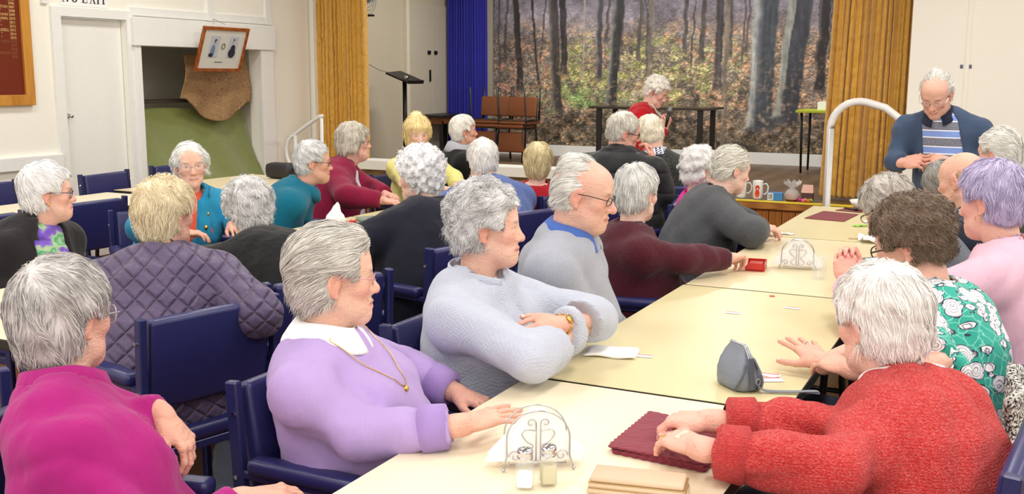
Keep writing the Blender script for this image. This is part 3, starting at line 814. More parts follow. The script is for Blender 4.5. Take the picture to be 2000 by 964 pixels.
        if pn.get('strap'):
            for s_ in (-1, 1):
                pts = [Bz(t1) + fwp * (.125 + pn['infl'] * .6) + side * s_ * ws * .75, Bz(.90) + fwp * (.085 + pn['infl']) + side * s_ * .075, nb + side * s_ * .082 + nax * .012, nb - fwp * .075 + side * s_ * .04 + nax * .02]
                MB().tube([Vector(p) for p in pts], .011, 8).build('strap', pn['mat'], po, True)
    cuffm = c.get('cuffmat')
    if cuffm:
        for s in (-1, 1):
            W, d, u, E, pz = arms[s]; a = unit(W - E); Wc = E + (W - E) * c['sleeve']; r = .033 * m * c['arm'] + c['infl'] * .5 + .001
            mb = MB(); mb.tube([Wc - a * .066, Wc - a * .06, Wc - a * .03, Wc - a * .002, Wc + a * .004], [r + .008, r + .0175, r + .0145, r + .012, r - .006], 28, cap=False); mb.build('cuff', cuffm, root, True)
    if c['collar'] in ('shirt', 'stand', 'roll', 'cowl'):
        nb_f = unit(fwdc - nax * (fwdc @ nax)); nb_s = np.cross(nb_f, nax); r0 = (.060 if sex == 'f' else .066) + c.get('cr', .006) + c.get('colr', 0) + (.010 if c['collar'] in ('shirt', 'roll') else .004); n = 40
        hh = c.get('colh', .045); mb = MB(); gap = c.get('gap', .5)
        prof = {'shirt': [(r0 - .010, -.01), (r0 - .012, hh), (r0 - .003, hh + .006), (r0 + .014, hh * .6), (r0 + .030, .002), (r0 + .034, -.008)], 'stand': [(r0 + .006, -.01), (r0 + .004, hh), (r0 + .0, hh + .005), (r0 - .004, hh), (r0 - .002, 0)],
                'roll': [(r0 + .012, -.012), (r0 + .016, hh * .5), (r0 + .008, hh), (r0 - .002, hh + .003), (r0 - .005, hh * .5)], 'cowl': [(r0 + .045, -.03), (r0 + .05, .0), (r0 + .03, hh * .8), (r0 + .006, hh), (r0 - .003, hh * .6), (r0 - .004, 0)]}[c['collar']]
        V = []; Fq = []; K = len(prof)
        for i in range(n + 1):
            a = gap / 2 + (2 * pi - gap) * i / n if gap > 0 else 2 * pi * i / n
            fr = cos(a); w = nb_f * cos(a) + nb_s * sin(a); dip = -.022 * max(0, fr) ** 2
            for (r, z) in prof:
                zz = z + dip + (.006 * sin(3 * a) if c['collar'] == 'cowl' else 0)
                V.append(nb + nax * (zz + c.get('colz', .012)) + w * r + nb_f * (.010 * (fr > 0) * fr))
        for i in range(n):
            for k in range(K - 1): Fq.append((i * K + k, i * K + k + 1, (i + 1) * K + k + 1, (i + 1) * K + k))
        mb.add(V, Fq); o = mb.build('collar', c.get('colmat', c['mat']), root, True)
        md = o.modifiers.new('t', 'SOLIDIFY'); md.thickness = .004
    # trousers and shoes
    tm = fabric('trousers_%d_%d_%d' % tuple(trousers), trousers)
    P = [(el(hipc + A3((0, 0, -.005)), (min(.17 * fat, .205), .13 * fat, .10 if stand else .078)), .0)]
    feet = []
    for s in (-1, 1):
        if stand:
            hj = hipc + A3((s * .085, 0, -.05)); kn = A3((s * .095, .02, .48)); an = A3((s * .10, 0, .09))
        else:
            hj = hipc + A3((s * .085, .02, -.012)); kn = A3((s * .10, .42, .50)); an = A3((s * .10, .40, .09))
        P += [(rc(hj, kn, .082 * fat ** .5 if stand else .068, .058), .05), (rc(kn, an, .058, .043), .03)]; feet.append(an)
    V, F = sdf_mesh(P, .024); mesh_np('trousers', V, F, [tm], parent=root)
    sm = plain('shoe_dark', (40, 36, 36), .45)
    for s, an in zip((-1, 1), feet):
        V, F = sdf_mesh([(rc((an[0], an[1] - .04, .045), (an[0], an[1] + .16, .035), .042, .034), .0), (rc((an[0], an[1] - .01, .05), (an[0], an[1] + .0, .10), .042, .040), .03), (half((an[0], an[1] + .06, .008), (0, 0, -1), .2), .002, '-')], .018)
        mesh_np('shoe', V, F, [sm], parent=root)
    if glasses:
        gm = glasses.get('mat', M['blackmetal']); mb = MB(); r = glasses.get('r', .0012); w, hh = glasses.get('w', .024), glasses.get('h', .018)
        tw = lambda p: Vector(toW(A3(p)[None])[0])
        for s in (-1, 1):
            loop = []
            for i in range(20):
                a = 2 * pi * i / 20; ca, sa = cos(a), sin(a); e = .75
                loop.append(tw((s * (.033 + w * math.copysign(abs(ca) ** e, ca) * 1.0), .100 - .006 * (1 + s * math.copysign(1, ca) * abs(ca)) * .8 - .010 * (sa < 0) * abs(sa) * .3, -.004 + hh * math.copysign(abs(sa) ** e, sa))))
            mb.tube(loop, r, 6, closed=True)
            mb.tube([tw((s * (.033 + w), .096, .002)), tw((s * .070, .088, .004)), tw((s * .079, .03, .006)), tw((s * .081, -.015, .004)), tw((s * .078, -.035, -.015))], r * glasses.get('temple', 1.1), 6)
        mb.tube([tw((-.010, .101, .002)), tw((0, .104, .006)), tw((.010, .101, .002))], r, 6)
        go = mb.build('glasses', gm, root, True)
        lm = MB()
        for s in (-1, 1):
            ring = [tw((s * (.033 + w * .95 * cos(2 * pi * i / 16)), .098 - .004 * (1 + cos(2 * pi * i / 16)) * .8, -.004 + hh * .95 * sin(2 * pi * i / 16))) for i in range(16)]
            MB().add(ring, [tuple(range(16))]).build('lens', LENS, go)
    info = dict(cg=clothg, root=root, nb=nb, nax=nax, Bz=Bz, side=side, fwd=fwdc, SH=SH, arms=arms, toW=toW, H=H, Rh=Rh, loc=loc, fat=fat, hs=hs)
    for e in extras: e(info)
    PEOPLE.append(info)
    return info
def lens_mat():
    t = NT('lens'); t.set(rough=.05, alpha=.12, spec=.8); t.base((1, 1, 1)); return t.m
LENS = lens_mat()
# extras --------------------------------------------------------------------------------------
def earring(mat, r=.006, hoop=False):
    def fn(i):
        for s in (-1, 1):
            mb = MB(); c = Vector(i['toW'](A3((s * .083, .001, -.046))[None])[0])
            if hoop: mb.tube([c + Vector((0, cos(a) * .011, sin(a) * .011 - .008)) for a in np.linspace(0, 2 * pi, 15)[:-1]], .0011, 5, closed=True)
            else: mb.sphere(c, r, 10)
            mb.build('earring', mat, i['root'], True)
    return fn
def necklace(mat, r=.0016, drop=.12, rad=.085, bead=False, pendant=None):
    def fn(i):
        nb, nax, f, sd = i['nb'], i['nax'], i['fwd'], i['side']; mb = MB(); pts = []
        for k in range(36):
            a = 2 * pi * k / 36; fr = cos(a)
            p = nb + nax * (.022 - .0 * fr) + f * (fr * rad * 1.05 + .012) + sd * (sin(a) * rad * (1.0 - .25 * max(0, fr) ** 3)) + A3((0, 0, -1)) * (drop * max(0, fr) ** 1.5) + f * (.05 * max(0, fr) ** 2 * drop / .12)
            for _ in range(40):
                if sample(i['cg'], i['cg'].f, p[None])[0] > r + .001: break
                p = p + (f * .8 + nax * .2) * .004
            pts.append(Vector(p))
        if bead:
            for a, b in zip(pts, pts[1:] + pts[:1]):
                for t in (0, .5): mb.sphere(a.lerp(b, t), r, 8)
        else: mb.tube(pts, r, 6, closed=True)
        o = mb.build('necklace', mat, i['root'], True)
        if pendant:
            m2 = MB(); m2.sphere(pts[0] + Vector((0, 0, -.008)), .009, 10); m2.build('pendant', pendant, o, True)
    return fn
def watch(side, mat, off=.015, w=.014, face=True):
    def fn(i):
        W, d, u, E, pz = i['arms'][side]; a = unit(W - E); c = W - a * off; mb = MB(); up = A3(u); up = unit(up - a * (up @ a)); q = np.cross(a, up)
        n = 24
        for sgn in (0,):
            V = []; F = []
            for k in range(n):
                t = 2 * pi * k / n; rad = up * cos(t) * .0275 + q * sin(t) * .0315
                for e in (-w / 2, w / 2): V.append(c + a * e + rad)
                for e in (w / 2, -w / 2): V.append(c + a * e + rad * 1.09)
            for k in range(n):
                j = (k + 1) % n
                for e in range(4): F.append((k * 4 + e, k * 4 + (e + 1) % 4, j * 4 + (e + 1) % 4, j * 4 + e))
            mb.add(V, F)
        if face: mb.tube([Vector(c + up * .029), Vector(c + up * .036)], .015, 16)
        mb.build('wristwatch' if face else 'bracelet', mat, i['root'], True)
    return fn
def ring(side, finger_pos=.022, mat=None, y=-.0095):
    def fn(i):
        W, d, u, E, pz = i['arms'][side]; X = unit(d); Z = A3(u); Z = unit(Z - X * (Z @ X)); Y = np.cross(Z, X) * side
        c1 = radians(POSE[pz][0]); k = W + X * .084 + Y * y; dr = X * cos(c1) - Z * sin(c1); c = k + dr * finger_pos; mb = MB(); nz = Z * cos(c1) + X * sin(c1)
        mb.tube([Vector(c + (Y * cos(t) + nz * sin(t)) * .0095) for t in np.linspace(0, 2 * pi, 17)[:-1]], .0016, 6, closed=True)
        mb.sphere(Vector(c + nz * .011), .0035, 8); mb.build('ring', mat or M['gold'], i['root'], True)
    return fn

def brooch(mat, t=.7, sx=.07, r=.012, drop=0):
    def fn(i):
        fw = i['fwd']; c = i['Bz'](t) + fw * .08 + i['side'] * sx
        for _ in range(60):
            if sample(i['cg'], i['cg'].f, c[None])[0] > 0: break
            c = c + fw * .004
        MB().sphere(Vector(c), r, 10, sc=(1, 1, 1.3)).build('brooch', mat, i['root'], True)
    return fn

def plaster(side):
    def fn(i):
        W, d, u, E, pz = i['arms'][side]; X = unit(d); Z = A3(u); Z = unit(Z - X * (Z @ X)); Y = np.cross(Z, X) * side
        Rm = Matrix((Vector(X), Vector(np.cross(Z, X)), Vector(Z))).transposed()
        MB().rbox(Vector(W + X * .052 + Z * .0165), (.016, .042, .004), .0015, R=Rm @ Matrix.Rotation(radians(18), 3, 'Z'), seg=1).build('sticking_plaster', plain('plaster', (232, 206, 186), .6), i['root'], True)
    return fn
# ================================================================ THE ROOM
def wall_mat(name, rgb, rough=0.75, var=0.03):
    t = NT(name); c = srgb(*rgb); n = t.noise(1.2, 3)
    t.base(t.mix(n, tuple(x * (1 - var) for x in c), tuple(min(1, x * (1 + var)) for x in c))); t.set(rough=rough, spec=.25)
    t.bump(t.noise(90, 3), .15, .002); return t.m
def wood_mat(name, rgb, rgb2, scale=1.0, axis=(1, 12, 12), rough=.4, planks=None):
    t = NT(name); v = t.mapv(axis)
    w = t.n('ShaderNodeTexWave', Scale=1.3 * scale, Distortion=6.0, Detail=3.0); t.l(v, w.inputs['Vector'])
    n = t.noise(3 * scale, 4, v)
    f = t.math('ADD', t.math('MULTIPLY', w.outputs[1], .5), t.math('MULTIPLY', n, .6))
    col = t.ramp(f, [(.2, srgb(*rgb2)), (.85, srgb(*rgb))])
    if planks:
        b = t.n('ShaderNodeTexBrick', Scale=1.0); t.l(t.mapv((1, 1, 1), (0, 0, radians(90))), b.inputs['Vector'])
        b.inputs['Brick Width'].default_value = 2.4; b.inputs['Row Height'].default_value = planks; b.inputs['Mortar Size'].default_value = .0015
        b.inputs['Color1'].default_value = (1, 1, 1, 1); b.inputs['Color2'].default_value = (.78, .78, .78, 1); b.inputs['Mortar'].default_value = (.25, .25, .25, 1)
        mx = t.n('ShaderNodeMix', _data_type='RGBA', _blend_type='MULTIPLY'); mx.inputs[0].default_value = 1.0; t.l(col, mx.inputs[6]); t.l(b.outputs[0], mx.inputs[7]); col = mx.outputs[2]
    t.base(col); t.set(rough=rough); return t.m
W_CREAM = wall_mat('wall_cream', (247, 244, 232)); W_WHITE = wall_mat('wall_white', (240, 238, 228), .5); W_BEIGE = wall_mat('wall_beige', (192, 182, 160)); W_CEIL = wall_mat('ceiling_white', (240, 240, 236))
FLOORM = wood_mat('floor_boards', (150, 98, 52), (98, 58, 30), 1.0, (12, 1, 1), .3, .085)
STAGEM = wood_mat('stage_boards', (118, 92, 66), (84, 62, 44), 1.0, (1, 12, 1), .42)
PANELM = wood_mat('stage_front_wood', (176, 112, 52), (128, 74, 30), 1.2, (10, 10, .8), .35)
def struct(name, mb, mat, smooth=False):
    o = mb.build(name, mat, None, smooth); return tag(o, kind='structure')
X0, X1, Y0, Y1 = -7.2, 3.5, -4.5, 9.3
struct('floor', MB().box(((X0 + X1) / 2, (Y0 + Y1) / 2, -.05), (X1 - X0 + .6, Y1 - Y0 + .4, .1)), FLOORM)
struct('ceiling', MB().box((-2.2, 4.5, CEIL + .05), (11.8, 18.4, .1)), W_CEIL)
# left wall with a door opening and an alcove
DY0, DY1, DZ = 6.17, 6.87, 2.06; AY0, AY1, AZ = 6.97, 8.64, 1.84
wl = MB(); T = .12; xc = X0 - T / 2
wl.box((xc, (Y0 + DY0) / 2, CEIL / 2), (T, DY0 - Y0, CEIL)); wl.box((xc, (DY0 + DY1) / 2, (DZ + CEIL) / 2), (T, DY1 - DY0, CEIL - DZ))
wl.box((xc, (DY1 + AY0) / 2, CEIL / 2), (T, AY0 - DY1, CEIL)); wl.box((xc, (AY0 + AY1) / 2, (AZ + CEIL) / 2), (T, AY1 - AY0, CEIL - AZ)); wl.box((xc, (AY1 + 9.5) / 2, CEIL / 2), (T, 9.5 - AY1, CEIL))
struct('wall_left', wl, W_CREAM)
al = MB(); al.box((X0 - .75, (AY0 + AY1) / 2, 1.0), (.06, AY1 - AY0 + .1, 2.0)); al.box((X0 - .42, AY0 - .03, 1.0), (.62, .06, 2.0)); al.box((X0 - .42, AY1 + .03, 1.0), (.62, .06, 2.0)); al.box((X0 - .42, (AY0 + AY1) / 2, AZ + .03), (.62, AY1 - AY0, .06))
struct('wall_alcove', al, W_BEIGE)
struct('wall_rear', MB().box(((X0 + X1) / 2, Y0 - .06, CEIL / 2), (X1 - X0 + .3, .12, CEIL)), W_CREAM)
struct('wall_right', MB().box((X1 + .06, (Y0 + Y1) / 2, CEIL / 2), (.12, Y1 - Y0, CEIL)), W_CREAM)
# proscenium wall, right of the opening, and the beam above the opening
PX = -.90
struct('wall_front', MB().box(((PX + X1) / 2, Y1 + .1, CEIL / 2), (X1 - PX, .2, CEIL)), W_CREAM)
struct('wall_front_beam', MB().box(((X0 + PX) / 2, Y1 + .1, 3.35), (PX - X0, .2, .7)), W_CREAM)
struct('trim_1', MB().box((-.46, Y1 - .006, 1.85), (.03, .012, 3.7)), W_CREAM)
# stage house
SZ = .48
struct('stage_floor', MB().box((-3.2, 11.50, SZ - .04), (9.4, 4.3, .08)), STAGEM)
struct('wall_stage_left', MB().box((-7.66, 11.45, 2.1), (.12, 4.3, 3.3)), W_BEIGE)
struct('wall_stage_back', MB().box((-3.2, 13.5, 2.1), (9.2, .12, 3.3)), W_BEIGE)
struct('wall_stage_right', MB().box((1.46, 11.45, 2.1), (.12, 4.3, 3.3)), W_BEIGE)
struct('wall_stage_return', MB().box((-7.40, 9.56, 2.1), (.5, .06, 3.3)), W_CREAM)
tag(MB().box((-4.2, 13.32, SZ + .075), (6.6, .03, .15)).build('baseboard_stage', M['white']), kind='structure')
# stage front: separate upright boards with a yellow nosing
sf = tag(MB().box((-4.05, Y1 + .05, .22), (6.3, .05, .44)).build('stage_front', PANELM), kind='structure')
bw = .118; me0 = None; i = 0; x = X0 + .06
while x < PX - .05:
    if me0 is None:
        b = MB().rbox((0, 0, .2), (bw - .006, .022, .40), .004, seg=1).build('plank', PANELM, sf); me0 = b.data
    else: b = link(bpy.data.objects.new('plank', me0), sf)
    b.location = (x, Y1 + .012, .0); x += bw
tag(MB().rbox((-4.05, Y1 + .012, SZ - .032), (6.3, .06, .06), .008).build('trim_2', wood_mat('nosing_wood', (190, 130, 60), (150, 92, 40))), kind='structure')
tag(MB().rbox((-4.05, Y1 + .008, SZ + .006), (6.3, .07, .014), .004).build('trim_3', plain('yellow_strip', (236, 208, 40), .45)), kind='structure')
# door in the left wall
d1 = tag(MB().rbox((X0 - .07, (DY0 + DY1) / 2, DZ / 2), (.04, DY1 - DY0 - .01, DZ - .01), .003).build('door_1', plain('door_white', (243, 242, 236), .4, var=.02)), kind='structure')
hm = MB(); hm.lathe([(0, 0), (.022, 0), (.022, .006), (.008, .01), (.008, .03), (.016, .036), (.018, .05), (.01, .058), (0, .058)], 16)
hm.v = [(X0 - .05 + z, 6.24 + x_, 1.24 + y_) for (x_, y_, z) in hm.v]; hm.build('door_handle', M['chrome'], d1, True)
tr = MB()
tr.box((X0 + .012, DY0 - .045, 1.03), (.024, .09, 2.06)); tr.box((X0 + .012, (DY1 + AY0) / 2 - .015, 1.03), (.024, .07, 2.06)); tr.box((X0 + .012, (DY0 + DY1) / 2 - .01, DZ + .0375), (.026, DY1 - DY0 + .16, .075))
tag(tr.build('trim_4', M['white']), kind='structure')
tag(MB().rbox((X0 + .03, (6.91 + 8.86) / 2, 1.965), (.07, 1.95, .25), .006).build('trim_5', M['white']), kind='structure')       # header above the alcove
tag(MB().rbox((X0 + .02, AY0 - .0, .92), (.05, .07, 1.84), .004).build('trim_6', M['white']), kind='structure')
tag(MB().rbox((X0 + .02, 8.74, .92), (.05, .20, 1.84), .004).build('trim_7', M['white']), kind='structure')
for k, y in enumerate((7.94, 8.80)): tag(MB().box((X0 + .015, y, 2.9), (.03, .09, 1.6)).build('trim_%d' % (8 + k), M['white']), kind='structure')
tag(MB().box((X0 + .012, 7.9, 2.14), (.024, 1.95, .07)).build('trim_10', M['white']), kind='structure')
tag(MB().rbox((X0 + .02, .8, .88), (.04, 10.6, .11), .008).build('trim_11', M['white']), kind='structure')      # chair rail
tag(MB().box((X0 + .012, 6.03, 2.9), (.024, .06, 1.5)).build('trim_12', M['white']), kind='structure')
# stage cupboard doors on the stage's left wall
sd = tag(MB().rbox((-7.585, 12.50, 1.52), (.03, .60, 2.06), .004).build('door_2', plain('cupboard_beige', (196, 186, 166), .5, var=.03)), kind='structure')
sd2 = tag(MB().rbox((-7.585, 13.12, 1.52), (.03, .60, 2.06), .004).build('door_3', plain('cupboard_beige', (196, 186, 166), .5, var=.03)), kind='structure')
for y, z in ((12.72, 1.9), (12.9, 1.9)):
    MB().rbox((-7.56, y, z), (.02, .07, .05), .004).build('latch', M['blackmetal'], sd if y < 12.8 else sd2)
MB().rbox((-7.56, 12.74, 1.58), (.02, .03, .16), .004).build('door_handle', M['blackmetal'], sd)
tag(MB().rbox((-7.57, 12.14, 1.9), (.06, .07, 2.84), .004).build('trim_13', plain('trim_cream', (222, 214, 192), .5)), kind='structure')
tag(MB().box((-7.59, 12.81, 1.52), (.012, .014, 2.06)).build('trim_14', M['white']), kind='structure')
# windows behind the camera and on the right (they let the daylight in)
def window(n, c, size, axis):
    w, h = size; mb = MB()
    def bx(u, z, su, sz): mb.box((c[0] + u, c[1], c[2] + z) if axis == 'x' else (c[0], c[1] + u, c[2] + z), (su, .06, sz) if axis == 'x' else (.06, su, sz))
    for u in (-w / 2, 0, w / 2): bx(u, 0, .06, h)
    for z in (-h / 2, h / 2): bx(0, z, w, .06)
    o = tag(mb.build('window_%d' % n, M['white']), kind='structure')
    pn = MB().box(c, (w - .06, .01, h - .06) if axis == 'x' else (.01, w - .06, h - .06)).build('pane', PANE, o)
PANE = plain('window_pane', (236, 242, 246), .15, var=.02)
for k, x in enumerate((-5.0, -2.2, .8)): window(k + 1, (x, Y0 + .05, 1.9), (1.9, 1.6), 'x')
for k, y in enumerate((-1.5, 1.5, 4.5)): window(k + 4, (X1 - .02, y, 1.9), (1.9, 1.6), 'y')
LM = plain('opal_diffuser', (246, 246, 242), .4, var=.02)
for (x, y) in LAMP_SPOTS:
    o = empty('ceiling_light', (x, y, CEIL)); tag(o, 'white fluorescent ceiling light with a long opal diffuser', 'ceiling light', 'fluorescent lights on the hall ceiling')
    MB().rbox((0, 0, -.04), (.6, 1.6, .08), .01).build('housing', M['white'], o); MB().rbox((0, 0, -.095), (.5, 1.5, .03), .01).build('diffuser', LM, o)

# ================================================================ curtains
def velvet(name, hi, lo, rough=.35, metal=.0, crush=True):
    t = NT(name); n1 = t.noise(55, 4, t.mapv((1, 1, .55)), .65); n2 = t.noise(16, 3, t.mapv((1, 1, .5)))
    f = t.math('ADD', t.math('MULTIPLY', n1, .7), t.math('MULTIPLY', n2, .45))
    mid = tuple((a + b) / 2 for a, b in zip(hi, lo)); t.base(t.mix(t.noise(3, 2), srgb(*tuple(q * .96 for q in mid)), srgb(*tuple(min(255, q * 1.04) for q in mid)))); t.set(rough=rough, metal=metal, sheen=.6, spec=.7)
    t.bump(f, 1.0, .022 if crush else .012); return t.m
def curtain(name, label, x0, x1, y, z0, z1, folds, amp, mat, nx=220, nz=36, seed=0, pinch=0.0, group=None, crush=0.0):
    r = np.random.default_rng(seed); u = np.linspace(0, 1, nx); v = np.linspace(0, 1, nz); U, Vv = np.meshgrid(u, v)
    ph = np.cumsum(r.uniform(.5, 1.6, nx)); ph = ph / ph[-1] * folds * 2 * pi
    pp = np.interp(U, u, ph)
    X = x0 + (x1 - x0) * U; Z = z0 + (z1 - z0) * Vv
    Yd = amp * (np.sin(pp + .5 * np.sin(Vv * 3 + U * 7)) + .45 * np.sin(2.3 * pp + 1 + Vv * 1.2) + .25 * np.sin(4.1 * pp))
    if crush:      # crumpled pile: small irregular dents in the cloth itself
        g = np.zeros_like(U)
        for k in range(14):
            fu, fv = r.uniform(25, 90), r.uniform(20, 75); g += np.sin(fu * U * (x1 - x0) + 2.5 * np.sin(fv * .4 * Vv * 3 + k) + r.uniform(0, 6)) * np.sin(fv * Vv * 2.7 + 2 * np.sin(fu * .3 * U + k) + r.uniform(0, 6))
        Yd = Yd + crush * g / 3
    X = X + .35 * amp * np.cos(pp) + pinch * (1 - Vv) * (U - 1) ; Z = Z + (1 - Vv) ** 6 * .01 * np.sin(pp * 2)
    P = np.stack([X, y + Yd, Z], -1).reshape(-1, 3)
    i = (np.arange(nz - 1)[:, None] * nx + np.arange(nx - 1)[None]).ravel()
    o = mesh_np(name, P, np.stack([i, i + 1, i + nx + 1, i + nx], 1), [mat])
    m = o.modifiers.new('t', 'SOLIDIFY'); m.thickness = .006
    return tag(o, label, 'curtain', group)
GOLDV = velvet('gold_crushed_velvet', (252, 196, 50), (216, 154, 28), .32)
curtain('stage_curtain', 'gold crushed velvet curtain beside the alcove wall, behind the white sloping handrail', -7.22, -6.52, 9.62, SZ + .03, 3.3, 13, .03, GOLDV, 230, 150, 1, crush=.0065)
curtain('stage_curtain', 'gold crushed velvet curtain beside the forest mural, behind the hooped white handrail', -1.60, -.86, 9.78, SZ + .03, 3.3, 15, .034, GOLDV, 240, 150, 2, pinch=.07, crush=.0065)
curtain('backdrop_curtain', 'royal blue pleated curtain hanging beside the forest mural', -7.55, -6.9, 13.2, SZ + .02, 3.4, 15, .018, fabric('blue_curtain', (44, 44, 150), rough=.7), 200, 10, 3)

# ================================================================ forest mural: a printed wall picture, painted here vertex by vertex
def mural():
    x0, x1, z0, z1 = -6.90, -1.1, .63, 3.35; nx, nz = 410, 186; r = np.random.default_rng(5)
    X, Z = np.meshgrid(np.linspace(x0, x1, nx), np.linspace(z0, z1, nz))
    # print coordinates: p (0..1 over the part of the print in view), q metres above the floor line
    p = (X + 6.88) / 4.70; q = (Z - .55) / 2.05
    def fbm(sx, sz, o=4, seed=0):
        rr = np.random.default_rng(seed); out = np.zeros_like(X); a = 1
        for k in range(o):
            gx, gz = int(6 * sx * 2 ** k) + 3, int(3 * sz * 2 ** k) + 3; g = rr.random((gz, gx))
            fx = (X - x0) / (x1 - x0) * (gx - 1.001); fz = (Z - z0) / (z1 - z0) * (gz - 1.001); ix, iz = fx.astype(int), fz.astype(int); tx, tz = fx - ix, fz - iz
            tx = tx * tx * (3 - 2 * tx); tz = tz * tz * (3 - 2 * tz)
            out += a * ((g[iz, ix] * (1 - tx) + g[iz, ix + 1] * tx) * (1 - tz) + (g[iz + 1, ix] * (1 - tx) + g[iz + 1, ix + 1] * tx) * tz); a *= .55
        return out / sum(.55 ** k for k in range(o))
    sstep = lambda a, b, t: np.clip((t - a) / (b - a), 0, 1) ** 2 * (3 - 2 * np.clip((t - a) / (b - a), 0, 1))
    mx = lambda A, B, w: A * (1 - w[..., None]) + A3(B) * w[..., None]
    C = np.zeros(X.shape + (3,)); C[:] = A3((98, 90, 84))
    C = mx(C, (112, 108, 122), sstep(.62, 1.0, q) * .8); C = mx(C, (78, 70, 58), sstep(.45, .0, q) * .7)
    n = fbm(2, 2, 4, 1); C *= (.62 + .75 * n)[..., None]
    nf = fbm(16, 16, 3, 2)
    # leaf clumps of several colours
    for (col, thr, seed, lo, hi, pl, ph_) in [((150, 118, 92), .52, 3, .1, .8, 0, 1.3), ((120, 124, 78), .50, 4, .25, .72, .12, .75), ((166, 160, 110), .56, 5, .28, .62, .18, .75), ((178, 138, 112), .54, 6, .2, .75, .55, 1.3), ((140, 100, 84), .55, 7, .1, .7, -.1, .22), ((150, 152, 112), .58, 8, .4, .7, .4, .8)]:
        env = sstep(lo, lo + .12, q) * sstep(hi + .15, hi - .05, q) * sstep(pl, pl + .12, p) * sstep(ph_ + .1, ph_ - .1, p)
        w = np.clip((fbm(5, 7, 4, seed) * .55 + fbm(26, 34, 2, seed + 20) * .45 - thr) * 9, 0, 1) * env
        C = mx(C, col, w * .85)
    C = mx(C, (112, 132, 84), np.clip((fbm(6, 9, 4, 30) - .45) * 6, 0, 1) * np.exp(-((p - .27) / .13) ** 2 - ((q - .33) / .10) ** 2))
    C = mx(C, (44, 40, 34), np.clip((fbm(9, 9, 4, 40) - .50) * 7, 0, 1) * sstep(.5, .1, q) * .8)
    C = mx(C, (150, 120, 80), np.clip((fbm(40, 40, 2, 41) - .60) * 9, 0, 1) * sstep(.18, .05, q) * .9)
    leaf = np.ones_like(X) * (.35 + .65 * sstep(.95, .6, q))
    warp = (fbm(2, 5, 3, 50) - .5) * .03
    def trunk(pb, pt, wb, wt, qb, col, lit=None, op=.93, side=-1):
        pb = pb + .12 * pb * (1 - pb); pt = pt + .12 * pt * (1 - pt)
        t = np.clip((q - qb) / (1.25 - qb), 0, 1); c = pb + (pt - pb) * t + warp * .35; w = wb + (wt - wb) * t; w = w * (1 + .5 * np.exp(-t * 25))
        d = (p - c) / w; m = sstep(1.05, .8, np.abs(d)) * sstep(qb - .03, qb + .03, q + (nf - .5) * .05) * op
        sh = .8 + .45 * (fbm(30, 3, 3, int(pb * 997) % 91 + 60) - .5) * 2 * .5
        nonlocal C, leaf
        leaf = leaf * (1 - .9 * m)
        cc = np.zeros_like(C); cc[:] = A3(col); 
        if lit is not None: l = sstep(.0, .9, side * d)[..., None]; cc = cc * (1 - l) + A3(lit) * l
        C = C * (1 - m[..., None]) + cc * sh[..., None] * m[..., None]
    rr = np.random.default_rng(9)
    for k in range(26): a = rr.uniform(-.02, 1.25); trunk(a, a + rr.uniform(-.02, .02), rr.uniform(.002, .006), .003, rr.uniform(.55, .72), (70, 64, 66), None, .7)
    trunk(.078, .055, .010, .011, .42, (48, 44, 44)); trunk(.135, .10, .004, .004, .45, (52, 48, 46)); trunk(.193, .168, .016, .017, .27, (62, 58, 58), (110, 106, 104)); trunk(.213, .198, .010, .012, .52, (52, 50, 54))
    trunk(.27, .268, .003, .004, .50, (168, 158, 146)); trunk(.316, .312, .009, .010, .48, (64, 64, 70), (120, 118, 118)); trunk(.352, .378, .016, .018, .32, (50, 50, 52), (132, 132, 128), .95)
    trunk(.463, .470, .006, .008, .48, (128, 120, 112)); trunk(.468, .445, .003, .004, .72, (112, 104, 100)); trunk(.43, .445, .006, .006, .62, (96, 90, 88)); trunk(.569, .565, .006, .007, .66, (82, 78, 80)); trunk(.617, .622, .008, .006, .6, (84, 80, 78))
    trunk(.668, .665, .012, .010, .42, (72, 68, 70)); trunk(.690, .688, .0075, .008, -.2, (118, 108, 98), (158, 146, 130)); trunk(.792, .800, .034, .036, .17, (66, 72, 80), (176, 180, 178)); trunk(.868, .915, .030, .032, .22, (62, 64, 74)); trunk(.842, .885, .009, .012, .26, (150, 152, 146)); trunk(.965, .978, .012, .012, .42, (46, 42, 44)); trunk(1.08, 1.09, .03, .03, .2, (60, 60, 64), (140, 140, 138))
    w = np.clip((fbm(20, 26, 3, 70) - .60) * 8, 0, 1) * sstep(.9, .2, q) * sstep(.05, .2, q); C = mx(C, (164, 134, 108), w * .6)
    C *= (1 + .76 * (nf - .5) * (.3 + .7 * leaf))[..., None] * 1.30
    C = np.clip(C, 6, 235) / 255.; C = np.where(C <= .04045, C / 12.92, ((C + .055) / 1.055) ** 2.4)
    i = (np.arange(nz - 1)[:, None] * nx + np.arange(nx - 1)[None]).ravel()
    t = NT('mural_print'); a = t.n('ShaderNodeAttribute', _attribute_name='Col')
    vo = t.n('ShaderNodeTexVoronoi', Scale=46.0); t.l(t.mapv((1, 1, 1.7), (0, .3, 0)), vo.inputs['Vector'])
    sc = t.n('ShaderNodeSeparateColor'); t.l(vo.outputs['Color'], sc.inputs[0])
    k0 = t.math('ADD', -.45, t.math('MULTIPLY', t.math('POWER', sc.outputs[0], 1.6), 1.25)); k = t.math('ADD', 1.0, t.math('MULTIPLY', k0, a.outputs['Alpha']))
    vm = t.n('ShaderNodeVectorMath', _operation='SCALE'); t.l(a.outputs['Color'], vm.inputs[0]); t.l(k, vm.inputs['Scale'])
    t.base(vm.outputs[0]); t.set(rough=.42, spec=.3)
    o = mesh_np('forest_mural', np.stack([X, np.full_like(X, 13.40), Z], -1).reshape(-1, 3), np.stack([i, i + 1, i + nx + 1, i + nx], 1), [t.m], colattr=np.concatenate([C, leaf[..., None]], -1).reshape(-1, 4))
